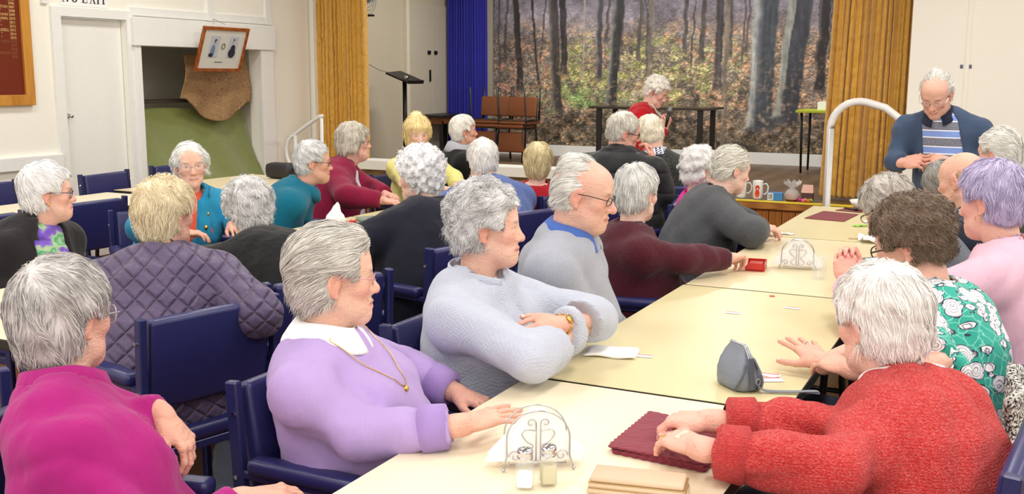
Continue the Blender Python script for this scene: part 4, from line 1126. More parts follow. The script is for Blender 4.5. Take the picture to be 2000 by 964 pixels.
    tag(o, 'large printed forest mural of bare trunks and autumn leaves across the stage back wall', 'mural')
mural()
# ================================================================ tables
def table_mat(name, rgb):
    t = NT(name); c = srgb(*rgb); n = t.noise(2.2, 3); sp = t.noise(160, 2)
    col = t.mix(n, tuple(x * .95 for x in c), tuple(min(1, x * 1.04) for x in c)); col = t.mix(t.math('MULTIPLY', sp, .12), col, tuple(x * .8 for x in c))
    t.base(col); t.set(rough=.34, spec=.4); return t.m
TM = {'cream': table_mat('laminate_cream', (240, 228, 198)), 'straw': table_mat('laminate_straw', (220, 208, 163)), 'sand': table_mat('laminate_sand', (228, 214, 176))}
EDGE = plain('table_edge', (30, 25, 22), .5)
def table(label, x0, x1, y0, y1, mat, rz=0, zt=.74, group='folding tables in the hall', top=None):
    w, d = x1 - x0, y1 - y0; o = empty('folding_table', ((x0 + x1) / 2, (y0 + y1) / 2, 0), rz); tag(o, label, 'table', group)
    MB().rbox((0, 0, zt - .0015), (w - .003, d - .003, .003), .001, seg=1).build('tabletop', TM[mat], o)
    MB().rbox((0, 0, zt - .0215), (w, d, .037), .004, seg=1).build('edge_band', EDGE, o)
    for s in (-1, 1):
        ye = s * (d / 2 - .22); lg = MB()
        MB().tube([(-w / 2 + .08, ye, zt - .045), (w / 2 - .08, ye, zt - .045)], .014, 8).build('crossbar', M['blackmetal'], o, True)
        for sx in (-1, 1):
            MB().tube([(sx * (w / 2 - .10), ye, zt - .045), (sx * (w / 2 - .11), ye, .35), (sx * (w / 2 - .08), ye, .012)], .014, 8).build('leg', M['blackmetal'], o, True)
        MB().tube([(-w / 2 + .11, ye, .30), (w / 2 - .11, ye, .30)], .011, 8).build('stretcher', M['blackmetal'], o, True)
        MB().tube([(0, ye, .30), (0, ye - s * .34, zt - .045)], .010, 8).build('brace', M['blackmetal'], o, True)
    return o
table('cream folding table with the napkin holder, shakers and maroon cloth stack on it', -1.235, -.505, 1.125, 2.615, 'cream')
table('straw yellow folding table with the grey zip purse and flat white napkin on it', -1.230, -.500, 2.63, 4.12, 'straw')
table('cream folding table with the second napkin holder, red box and water glass on it', -1.225, -.495, 4.135, 5.62, 'sand')
table('straw yellow folding table with maroon placemats and a white bowl beside the stage', -1.235, -.505, 5.635, 7.10, 'straw')
table('cream folding table with its end bare between the two left rows, beside the magenta jumper', -3.655, -2.915, 2.22, 3.70, 'cream')
table('straw yellow folding table between the teal fleece coat and the navy coat', -3.655, -2.915, 3.715, 5.20, 'straw')
table('straw yellow folding table in front of the burgundy cardigan', -3.655, -2.915, 5.215, 6.70, 'straw')
table('empty cream folding table along the left wall, end with no seam beyond it', -5.98, -5.26, 3.95, 5.45, 'cream')
table('empty cream folding table in front of the green cloth in the alcove', -6.02, -5.24, 5.56, 7.02, 'sand', radians(-3))

# ================================================================ chairs
def make_chair():
    o = empty('armchair', (0, 0, 0)); W = .25
    MB().rbox((0, .0, .435), (.47, .45, .055), .02).build('seat', M['navy'], o, True)
    bk = MB().rbox((0, -.225, .70), (.445, .045, .30), .016, R=Matrix.Rotation(radians(7), 3, 'X')).build('backrest', M['navy'], o, True)
    for s in (-1, 1):
        up = MB().rbox((s * W, -.225, .43), (.026, .036, .86), .004, seg=1, R=Matrix.Rotation(radians(3), 3, 'X')).build('upright', M['navymetal'], o)
        for z in (.62, .78):
            b = MB(); b.tube([(s * (W + .012), -.236, z), (s * (W + .018), -.236, z)], .006, 8); b.build('bolt', M['chrome'], up)
        MB().rbox((s * W, .205, .32), (.026, .030, .63), .004, seg=1).build('leg', M['navymetal'], o)
        MB().rbox((s * W, -.01, .627), (.022, .42, .022), .004, seg=1).build('arm_rail', M['navymetal'], o)
        MB().rbox((s * W, .005, .655), (.058, .40, .042), .016).build('armrest', M['navy'], o, True)
        MB().rbox((s * W, 0, .400), (.022, .42, .03), .004, seg=1).build('side_rail', M['navymetal'], o)
    for y in (-.21, .2): MB().rbox((0, y, .395), (.49, .022, .03), .004, seg=1).build('cross_rail', M['navymetal'], o)
    return o
CH0 = make_chair(); _used = [False]
def chair(label, x, y, yaw, group='navy vinyl armchairs in the hall'):
    o = CH0 if not _used[0] else copy_tree(CH0)
    _used[0] = True; o.location = (x, y, 0); o.rotation_euler = (0, 0, radians(yaw)); tag(o, label, 'chair', group); return o
chair('empty navy vinyl armchair between the wall and the table in front of the green cloth', -6.0, 5.70, -84)
chair('empty navy vinyl armchair behind the head of the woman in the teal fleece coat', -6.1, 6.50, -88)
chair('empty navy vinyl armchair with its back to the woman in the purple scarf', -5.18, 4.38, 86)
chair('empty navy vinyl armchair by the wall, behind the white hair above the purple scarf', -6.12, 4.72, -92)
chair('empty navy vinyl armchair at the edge of the empty wall table, behind the black jacket', -5.15, 3.62, 88)
chair('empty navy vinyl armchair behind the woman in the magenta jumper, beside the bare table end', -2.62, 1.62, 60)

# ================================================================ wall things
o = empty('honour_board', (X0, 5.2, 1.9)); tag(o, 'dark red honour board with gold lettering in a honey wood frame', 'honour board')
BW = wood_mat('pine_frame', (206, 146, 62), (170, 106, 36), 1.0, (8, 8, 1.2), .35)
bz0, bz1, by0, by1 = 1.34, 3.1, 4.2, 5.86; fw = .085
MB().box((.012, (by0 + by1) / 2 - 5.2, (bz0 + bz1) / 2 - 1.9), (.02, by1 - by0 - .02, bz1 - bz0 - .02)).build('panel', plain('board_red', (112, 38, 16), .35, var=.1), o)
for (y, z, sy, sz) in ((by1 - fw / 2, (bz0 + bz1) / 2, fw, bz1 - bz0), (by0 + fw / 2, (bz0 + bz1) / 2, fw, bz1 - bz0), ((by0 + by1) / 2, bz0 + fw / 2, by1 - by0 - 2 * fw, fw), ((by0 + by1) / 2, bz1 - fw / 2, by1 - by0 - 2 * fw, fw)):
    MB().rbox((.022, y - 5.2, z - 1.9), (.044, sy, sz), .006).build('frame', BW, o)
def text(name, s, mat, M4, size, parent, align='RIGHT', extrude=.0008, sx=1.0):
    cu = bpy.data.curves.new(name, 'FONT'); cu.body = s; cu.size = size; cu.align_x = align; cu.extrude = extrude; cu.resolution_u = 2
    to = bpy.data.objects.new(name, cu); COL.objects.link(to); dg = bpy.context.evaluated_depsgraph_get()
    me = bpy.data.meshes.new_from_object(to.evaluated_get(dg)); bpy.data.objects.remove(to)
    for v in me.vertices: v.co.x *= sx
    me.transform(M4); me.materials.clear(); me.materials.append(mat); ob = link(bpy.data.objects.new(name, me), parent); ob['kind'] = 'stuff'; return ob
WALLR = Matrix(((0, 0, 1, 0), (1, 0, 0, 0), (0, 1, 0, 0), (0, 0, 0, 1)))
GLT = plain('gold_leaf', (226, 190, 120), .4); GLD = plain('gold_leaf_dark', (150, 92, 52), .5)  # the lower rows take a darker, browner gold
rows = [('2004', 0), ('2005', 0), ('2006', 0), ('J LEIGHTON 2007', 0), ('"         2008', 0), ('P FROYAHN 2009', 0), ('R HRABAL 2010', 0), ('"         2011', 0), ('"         2012', 0), ('M RUSSELL 2013', 0), ('"         2014', 0), ('"         2015', 0), ('R WJDD 2016', 1), ('2017', 1), ('2018', 1), ('J GRENON 2019', 1), ('2020', 1)]
for i, (s, w) in enumerate(rows):
    z = 1.868 + (11 - i) * .0295
    text('lettering', s, GLD if w else GLT, Matrix.Translation((.0235, 5.735 - 5.2, z - 1.9 - .010)) @ WALLR, .030, o, 'RIGHT', .0006, .92)
# NO EXIT notice above the door, with slab serifs
o = empty('notice', (X0, 6.44, 2.22)); tag(o, 'white paper notice reading NO EXIT above the white door', 'sign')
MB().box((.003, 0, .02), (.003, .50, .18)).build('sheet', M['paper'], o)
ink = plain('ink_black', (28, 28, 48), .6)
def glyph(strokes, y0):
    mb = MB()
    for (a, b, w) in strokes:
        a, b = Vector((.006, y0 + a[0], a[1])), Vector((.006, y0 + b[0], b[1])); d = (b - a); n = Vector((0, -d.z, d.y)).normalized() * w / 2
        p = [a + n, a - n, b - n, b + n]; mb.add(p + [q + Vector((.001, 0, 0)) for q in p], [(0, 1, 2, 3), (7, 6, 5, 4), (0, 4, 5, 1), (1, 5, 6, 2), (2, 6, 7, 3), (3, 7, 4, 0)])
    g = mb.build('letter', ink, o); return g
hh = .125; zb = -.04; zt_ = zb + hh
def I(x): return [((x, zb), (x, zt_), .014), ((x - .016, zb + .002), (x + .016, zb + .002), .004), ((x - .016, zt_ - .002), (x + .016, zt_ - .002), .004)]
glyph([((0, zb), (0, zt_), .005), ((.045, zb), (.045, zt_), .005), ((0, zt_), (.045, zb), .014), ((-.012, zb), (.012, zb), .004), ((-.012, zt_), (.008, zt_), .004), ((.034, zt_), (.057, zt_), .004)], -.22)
OO = [(.03 + .03 * cos(t), zb + hh / 2 + hh / 2 * sin(t)) for t in np.linspace(0, 2 * pi, 19)]; glyph([(a, b, .006 + .010 * abs(cos((i + .5) / 18 * 2 * pi))) for i, (a, b) in enumerate(zip(OO[:-1], OO[1:]))], -.135)
glyph(I(0) + [((0, zb + .002), (.04, zb + .002), .005), ((0, zt_ - .002), (.04, zt_ - .002), .005), ((0, zb + hh / 2), (.028, zb + hh / 2), .005), ((.04, zb), (.04, zb + .022), .004), ((.04, zt_ - .022), (.04, zt_), .004)], -.015)
glyph([((0, zt_), (.045, zb), .013), ((.045, zt_), (0, zb), .005), ((-.01, zb), (.012, zb), .004), ((.033, zb), (.057, zb), .004), ((-.01, zt_), (.014, zt_), .004), ((.034, zt_), (.055, zt_), .004)], .06)
glyph(I(0), .142); glyph([((0, zb), (0, zt_), .014), ((-.016, zb + .002), (.016, zb + .002), .004), ((-.03, zt_ - .002), (.03, zt_ - .002), .005), ((-.03, zt_ - .022), (-.03, zt_), .004), ((.03, zt_ - .022), (.03, zt_), .004)], .20)
o = MB().rbox((X0 + .006, 6.10, 1.43), (.012, .05, .09), .003).build('light_switch', M['white']); tag(o, 'small white light switch on the wall beside the white door', 'light switch')
MB().rbox((X0 + .015, 6.10, 1.44), (.008, .015, .025), .002).build('rocker', M['paper'], o)
# framed picture leaning out from the alcove header
o = empty('framed_picture', (-7.13, 7.94, 1.62)); tag(o, 'wood framed print of two portraits tilted out over the alcove', 'picture')
tilt = atan2(.15, .42); Rt = Matrix.Rotation(tilt, 3, 'Y'); PWd, PH = .64, .445; O = Vector((0, 0, 0))
FW = wood_mat('frame_wood', (178, 96, 36), (130, 62, 20), 1.4, (6, 6, 6), .3)
def pic(name, y, z, sy, sz, mat, dx=0, th=.012, r=.0): 
    mb = MB(); (mb.rbox if r else mb.box)(O + Rt @ Vector((dx, y, z)), (th, sy, sz), **({'r': r, 'R': Rt} if r else {'R': Rt})); return mb.build(name, mat, o)
pic('mount', 0, PH / 2, PWd - .02, PH - .02, plain('mount_grey', (222, 222, 212), .7, var=.02))
for (y, z, sy, sz) in ((-PWd / 2 + .016, PH / 2, .032, PH), (PWd / 2 - .016, PH / 2, .032, PH), (0, .016, PWd - .064, .032), (0, PH - .016, PWd - .064, .032)): pic('frame', y, z, sy, sz, FW, .004, .026, .005)
pm = plain('print_grey', (196, 202, 212), .7); pd = plain('print_dark', (38, 42, 52), .7); pf = plain('print_skin', (190, 178, 168), .7); pb = plain('print_blue', (120, 140, 160), .7)
for (yc, who) in ((-.125, 0), (.135, 1)):
    pt = pic('portrait', yc, .25, .13, .21, pm, .008, .003)
    def blob(y, z, sy, sz, mat, dx, R2=0):
        V = [O + Rt @ Vector((dx, yc + y + sy * cos(a), .25 + z + sz * sin(a))) for a in np.linspace(0, 2 * pi, 17)[:-1]]; mb = MB(); mb.add(V, [tuple(range(16))]); mb.build('figure', mat, pt)
    if who == 0: blob(-.01, -.045, .030, .065, pb, .0102); blob(-.028, -.085, .030, .020, pd, .0106); blob(.006, .052, .018, .024, pd, .0106); blob(.010, .043, .011, .018, pf, .0110)
    else: blob(.0, -.060, .050, .050, pd, .0102); blob(.005, -.02, .034, .045, pd, .0104); blob(-.005, .055, .014, .022, pf, .0108); blob(.0, .074, .014, .008, pd, .0110)
V = [O + Rt @ Vector((.0085, .002 + .022 * cos(a), .255 + .028 * sin(a))) for a in np.linspace(0, 2 * pi, 19)[:-1]]; mb = MB(); mb.tube(V, .004, 6, closed=True); mb.build('emblem', plain('emblem_olive', (96, 100, 70), .6), o, True)
mb = MB(); mb.box(O + Rt @ Vector((.0078, -.02, .095)), (.001, .11, .006), R=Rt); mb.build('caption', pd, o)
tag(MB().tube([(.06, -.08, .45), (-.02, 0, .50), (.06, .08, .45)], .0025, 6).build('picture_cord', plain('cord', (150, 140, 120), .8), o, True))
# cloths in the alcove
def drape(name, label, fn, mat, nu=90, nv=60, thick=.008):
    U, V = np.meshgrid(np.linspace(0, 1, nu), np.linspace(0, 1, nv)); P = fn(U, V)
    i = (np.arange(nv - 1)[:, None] * nu + np.arange(nu - 1)[None]).ravel()
    o = mesh_np(name, P.reshape(-1, 3), np.stack([i, i + 1, i + nu + 1, i + nu], 1), [mat]); m = o.modifiers.new('t', 'SOLIDIFY'); m.thickness = thick; m.offset = 1
    return tag(o, label, 'cloth')
def green(U, V):
    s = V; y = 7.00 + U * 1.60 + U * s ** 1.5 * .14; z = 1.29 - .06 * U - s * 1.25
    x = -7.42 + .46 * np.clip(s * 1.35, 0, 1) ** 1.4 - .06 * (1 - U) + .03 * np.sin(9 * U + 4 * s) * s + .02 * np.sin(23 * U - 6 * s) * s + .03 * np.sin(5 * s + 2 * U)
    y = np.where(x < -7.14, np.clip(y, 7.01, 8.62), np.clip(y, 7.01, 8.9))
    return np.stack([x, y, z], -1)
drape('velvet_cloth', 'olive green crushed velvet cloth draped over a heap in the alcove', green, velvet('green_velvet', (134, 144, 30), (88, 100, 12), .5, crush=False))
def brown(U, V):
    y = 7.74 + U * .86 - .16 * V * (1 - U); top = 1.78; low = 1.36 - .20 * np.sin(np.clip((U - .08) / .8, 0, 1) * pi) - .06 * U
    z = top + (low - top) * V; x = -7.36 + .10 * V + .035 * np.sin(7 * U + 3 * V) + .02 * np.sin(17 * U + 5 * V) * V
    return np.stack([x, y, z], -1)
t = NT('paisley_brown'); vo = t.n('ShaderNodeTexVoronoi', Scale=27.0, _feature='F1'); wn = t.noise(14, 3); t.l(t.mapv((1, 1, 1)), vo.inputs['Vector'])
f = t.math('SINE', t.math('ADD', t.math('MULTIPLY', vo.outputs[0], 30.0), t.math('MULTIPLY', wn, 18.0)))
t.base(t.mix(t.math('MULTIPLY', t.math('GREATER_THAN', f, .45), .8), srgb(126, 92, 52), srgb(196, 160, 118))); t.set(rough=.8); PAIS = t.m
drape('patterned_cloth', 'brown and tan scroll-patterned cloth hanging under the tilted picture', brown, PAIS, 70, 40)
o = MB().rbox((-7.56, 7.8, 1.33), (.3, 1.55, .03), .004).build('alcove_shelf', plain('shelf_dark', (60, 50, 40), .6)); tag(o, 'dark shelf board across the alcove under the patterned cloth', 'shelf')
# hand rails
WH = plain('rail_white', (246, 246, 244), .3, var=.02)
def arcpts(c, r, a0, a1, ex, ez, n=10): return [Vector(c) + Vector(ex) * r * cos(a) + Vector(ez) * r * sin(a) for a in np.linspace(a0, a1, n)]
o = empty('handrail', (-6.95, 9.0, 0)); tag(o, 'white tubular handrail sloping up in front of the gold curtain beside the alcove', 'handrail')
mb = MB(); mb.tube([Vector(p) - Vector((-6.95, 9, 0)) for p in [(-6.66, 9.0, 1.16), (-6.70, 9.0, 1.155), (-6.9, 9, 1.04), (-7.08, 9, .93), (-7.13, 9, .88), (-7.155, 9, .81), (-7.15, 9, .72), (-7.12, 9, .64), (-7.05, 9, .60)]], .02, 10); mb.build('rail', WH, o, True)
for x, z1 in ((-6.68, 1.14), (-7.03, .95)): MB().tube([(x + 6.95, 0, 0), (x + 6.95, 0, z1)], .019, 10).build('post', WH, o, True)
o = empty('handrail', (-1.2, 9.16, 0)); tag(o, 'white hooped tubular handrail in front of the gold curtain beside the mural', 'handrail')
pts = [(-1.485, 0, .0), (-1.485, 0, 1.16)] + [(p.x, 0, p.z) for p in arcpts((-1.255, 0, 1.16), .23, pi, pi * .42, (1, 0, 0), (0, 0, 1), 9)] + [(-1.05, 0, 1.34), (-.92, 0, 1.24), (-.55, 0, .98), (-.50, 0, .90), (-.50, 0, .0)]
mb = MB(); mb.tube([Vector(p) + Vector((1.2, 0, 0)) for p in pts], .032, 12); mb.build('rail', WH, o, True)
# notice marks on the front wall
for k, x in enumerate((-.50, -.435)):
    o = MB().rbox((x, Y1 - .004, 1.68), (.022, .006, .03), .002).build('wall_hook', plain('hook_grey', (90, 96, 120), .4)); tag(o, 'small grey hook fixed to the cream wall beside the gold curtain', 'hook', 'small hooks on the cream wall')

# ================================================================ stage things
o = empty('lectern', (-7.02, 11.2, SZ)); tag(o, 'slim black lectern stand with a sloping top on the stage', 'lectern')
MB().tube([(0, 0, .02), (0, 0, 1.06)], .028, 12).build('pole', M['blackmetal'], o, True); MB().rbox((0, 0, .012), (.42, .34, .024), .006).build('base', M['blackmetal'], o)
MB().rbox((.0, -.0, 1.08), (.36, .34, .022), .005, R=Matrix.Rotation(radians(20), 3, 'Y') @ Matrix.Rotation(radians(4), 3, 'X')).build('desk', M['blackmetal'], o)
MB().rbox((.178, -.02, 1.025), (.03, .34, .045), .005, R=Matrix.Rotation(radians(20), 3, 'Y')).build('ledge', M['blackmetal'], o)
o = MB().tube([(-7.02 + .08, 11.12, SZ + 1.085), (-7.02 + .10, 11.07, SZ + 1.08), (-7.02 + .13, 11.04, SZ + 1.07)], [.02, .025, .02], 10).build('microphone', M['chrome'], None, True); tag(o, 'silver microphone lying on the sloping black lectern', 'microphone')
o = MB().tube([(-7.59, 10.95, 2.0), (-7.55, 11.0, 1.85), (-7.45, 11.05, 1.72), (-7.32, 11.1, 1.645), (-7.2, 11.15, 1.62)], .006, 6).build('cable', plain('cable_grey', (150, 140, 118), .7), None, True); tag(o, 'thin grey cable drooping across the stage wall to the lectern', 'cable')
o = empty('wall_fan', (-7.5, 10.95, 2.45)); tag(o, 'grey wall fan on a bracket half hidden by the gold curtain', 'fan')
MB().rbox((.08, 0, -.14), (.24, .05, .025), .004).build('bracket', M['blackmetal'], o)
for k, r in enumerate((.06, .10, .14, .18)): MB().tube([(.12 + .0 * k, r * cos(a), .06 + r * sin(a)) for a in np.linspace(0, 2 * pi, 25)[:-1]], .004, 6, closed=True).build('cage_ring', plain('fan_grey', (120, 122, 126), .4, .3), o, True)
MB().tube([(.02, 0, .06), (.13, 0, .06)], .045, 14).build('motor', plain('fan_grey', (120, 122, 126), .4, .3), o, True)
for k in range(3):
    a = k * 2 * pi / 3; MB().rbox((.10, .09 * cos(a), .06 + .09 * sin(a)), (.006, .14, .06), .002, R=Matrix.Rotation(a, 3, 'X') @ Matrix.Rotation(.35, 3, 'Y')).build('blade', plain('fan_blade', (150, 154, 160), .4), o)
# bench in front of the cupboard
o = empty('bench_table', (-7.32, 12.68, SZ)); tag(o, 'low wooden table with a black top in front of the beige cupboard doors', 'table')
MB().rbox((0, 0, .555), (.46, .86, .03), .005).build('tabletop', M['black'], o); MB().box((.0, 0, .50), (.42, .82, .09)).build('apron', wood_mat('bench_brown', (116, 66, 30), (84, 44, 18)), o)
for sx in (-1, 1):
    for sy in (-1, 1): MB().rbox((sx * .19, sy * .38, .25), (.04, .04, .50), .005).build('leg', M['black'], o)
# stacked chairs
BRV = plain('brown_vinyl', (118, 68, 40), .32, var=.12); UND = plain('chair_ply', (66, 44, 30), .5)
def stack_chair():
    o = empty('stacking_chair'); t = .011
    MB().rbox((0, .0, .455), (.40, .40, .04), .012).build('seat', BRV, o, True); MB().rbox((0, 0, .428), (.36, .36, .014), .003).build('seat_board', UND, o)
    MB().rbox((0, -.20, .70), (.42, .035, .26), .014, R=Matrix.Rotation(radians(8), 3, 'X')).build('backrest', BRV, o, True)
    for s in (-1, 1):
        MB().tube([(s * .20, -.24, .0), (s * .20, -.19, .45), (s * .20, -.225, .84)], t, 8).build('leg', M['blackmetal'], o, True)
        MB().tube([(s * .20, .20, .0), (s * .20, .17, .43)], t, 8).build('leg', M['blackmetal'], o, True)
        MB().tube([(s * .20, -.19, .42), (s * .20, .17, .42)], t, 8).build('side_rail', M['blackmetal'], o, True)
    return o
sc0 = stack_chair(); first = True
def put(label, x, y, rz, flip=False, z=SZ):
    global first
    c = sc0 if first else copy_tree(sc0); first = False
    c.location = (x, y, z + (.955 if flip else 0)); c.rotation_euler = (0, pi if flip else 0, radians(rz)); tag(c, label, 'chair', 'brown stacking chairs on the stage'); return c
put('brown vinyl stacking chair standing on the stage floor next to the blue curtain', -6.42, 12.35, 182)
put('brown vinyl stacking chair standing on the stage floor, on the mural side of the stack', -5.98, 12.25, 178)
put('brown stacking chair upside down with legs up on the chair beside the blue curtain', -6.40, 12.38, 2, True)
put('brown stacking chair upside down with legs up on the mural side of the stack', -5.94, 12.28, -3, True)
# black table and green topped table on the stage
def stage_table(name, label, x0, x1, y0, y1, topm, legm, zt=.74, splay=0, lr=.02):
    o = empty(name, ((x0 + x1) / 2, (y0 + y1) / 2, SZ)); tag(o, label, 'table'); w, d = x1 - x0, y1 - y0
    MB().rbox((0, 0, zt - .015), (w, d, .03), .005).build('tabletop', topm, o)
    for sx in (-1, 1):
        for sy in (-1, 1):
            if splay: MB().tube([(sx * (w / 2 - .06), sy * (d / 2 - .06), zt - .03), (sx * (w / 2 - .06 + splay * .2), sy * (d / 2 - .06 + splay), 0.01)], [lr, lr * .8], 8).build('leg', legm, o, True)
            else: MB().rbox((sx * (w / 2 - .12), sy * (d / 2 - .05), zt / 2 - .015), (.06, .05, zt - .03), .005).build('leg', legm, o)
    return o
stage_table('dark_table', 'long dark brown table standing on the stage before the mural', -4.86, -3.34, 12.02, 12.68, plain('dark_top', (52, 42, 34), .25), M['black'])
stage_table('small_table', 'small table with a bright green top beside the gold curtain', -2.36, -1.70, 12.10, 12.75, plain('lime_top', (182, 196, 40), .4), M['blackmetal'], .735, -.05, .016)
o = MB().rbox((-2.05, 12.42, SZ + .735 + .045), (.22, .16, .09), .004).build('white_box', M['paper']); tag(o, 'white cardboard box on the bright green table top', 'box')
# low footlight box with a white top along the stage edge
o = empty('footlight_box', (-5.3, 9.50, SZ)); tag(o, 'long low box with a white top along the stage edge', 'box')
MB().box((0, 0, .05), (2.3, .22, .10)).build('body', wood_mat('footlight_wood', (130, 98, 62), (98, 70, 42)), o); MB().rbox((0, 0, .15), (2.36, .28, .10), .006).build('lid', plain('footlight_white', (245, 244, 236), .4, var=.02), o)
# prizes along the stage edge
def mug(label, x, y, rz, badge):
    o = empty('mug', (x, y, SZ + .013), rz); tag(o, label, 'mug', 'mugs on the stage edge')
    MB().lathe([(0, .004), (.036, .004), (.040, 0), (.044, .01), (.047, .165), (.0455, .168), (.043, .165), (.040, .012), (0, .012)], 28).build('cup', plain('mug_white', (246, 246, 244), .2, var=.01), o, True)
    MB().tube([(.046 + .001, 0, .135), (.075, 0, .142), (.092, 0, .115), (.088, 0, .07), (.068, 0, .045), (.044, 0, .045)], .0065, 8).build('handle', plain('mug_white', (246, 246, 244), .2), o, True)
    if badge:
        mb = MB(); rr = plain('badge_red', (232, 74, 30), .4)
        def patch(a0, z0, wa, hz, n=12): mb.add([(.0478 * cos(a0 + wa * cos(t)), .0478 * sin(a0 + wa * cos(t)), z0 + hz * sin(t)) for t in np.linspace(0, 2 * pi, n + 1)[:-1]], [tuple(range(n))])
        patch(-1.75, .105, .42, .026); patch(-1.75, .055, .45, .038); mb.build('printed_badge', rr, o)
    return o
mug('white mug with an orange red printed figure on the stage edge', -2.135, 9.40, radians(18), True)
mug('plain white mug half hidden behind the grey coat on the stage edge', -2.29, 9.42, radians(15), False)
o = empty('chocolate_box', (-1.972, 9.39, SZ + .013)); tag(o, 'blue and white cardboard packet lying on the stage edge', 'packet')
MB().rbox((0, 0, .035), (.13, .08, .07), .003, rz=.12).build('carton', plain('packet_blue', (70, 140, 205), .35), o); MB().box((-.036, -.043, .035), (.05, .004, .062), rz=.12).build('label_panel', M['paper'], o)
for k in range(5): MB().box((-.052 + k * .008, -.0465, .035), (.003, .002, .045), rz=.12).build('barcode_bar', M['black'], o)
CELLO = NT('cellophane'); CELLO.base((1, 1, 1)); CELLO.set(rough=.12, alpha=.35, spec=1.0); CELLO.bump(CELLO.noise(40, 3), .8, .01); CELLO = CELLO.m
o = empty('gift_basket', (-1.825, 9.39, SZ + .013)); tag(o, 'small terracotta bowl of sweets wrapped in gathered cellophane on the stage edge', 'gift')
MB().lathe([(0, 0), (.045, 0), (.06, .03), (.062, .055), (.058, .06), (0, .058)], 20).build('bowl', plain('terracotta', (160, 84, 58), .5), o, True)
mb = MB(); prof = [(.064, .02), (.07, .06), (.05, .095), (.016, .115), (.04, .15), (.075, .175)]; n = 30
V = []; 
for (r, z) in prof:
    for k in range(n): a = 2 * pi * k / n; q = r * (1 + .22 * sin(k * 2.4) * (z > .1)); V.append((q * cos(a), q * sin(a), z + .018 * sin(k * 1.9) * (z > .14)))
mb.add(V, [(i * n + k, i * n + (k + 1) % n, (i + 1) * n + (k + 1) % n, (i + 1) * n + k) for i in range(5) for k in range(n)]); mb.build('wrapper', CELLO, o, True)
o = empty('gift_bag', (-1.695, 9.425, SZ + .013)); tag(o, 'pink house-shaped gift carton on the stage edge', 'gift')
MB().rbox((0, 0, .04), (.10, .07, .08), .003).build('carton', plain('carton_dark', (92, 62, 62), .5), o)
mb = MB(); mb.add([(-.052, -.037, .08), (.052, -.037, .08), (.052, .037, .08), (-.052, .037, .08), (-.045, 0, .15), (.045, 0, .15)], [(0, 1, 5, 4), (2, 3, 4, 5), (0, 4, 3), (1, 2, 5), (3, 2, 1, 0)]); mb.build('roof', plain('carton_pink', (236, 188, 170), .5), o)
for (dx, dy, c_, w) in ((-.05, -.06, (206, 60, 130), 'pink'), (.0, -.065, (220, 180, 50), 'gold'), (.045, -.06, (150, 200, 70), 'lime'), (-.012, -.10, (226, 110, 160), 'rose'), (.03, -.095, (200, 120, 60), 'copper')):
    e = MB().sphere((-1.70 + dx, 9.42 + dy * .9, SZ + .013 + .017), .017, 12, sc=(1.3, 1, 1)).build('foil_egg', plain('foil_' + w, c_, .25, .4), None, True); tag(e, '%s foil wrapped egg before the pink gift carton' % w, 'egg', 'foil eggs on the stage edge')
o = empty('handbag', (-7.0, 8.55, .40)); o.location = (-5.75, 7.35, 0)
tag(o, 'soft black bag lying on the empty table behind the teal jumper', 'bag')
BAGP = (0, 0, .74)
o.location = (-5.50, 6.86, .742)
MB().rbox((0, 0, .065), (.27, .15, .13), .045).build('bag_body', plain('bag_black', (30, 28, 30), .45, bump=.002), o, True)

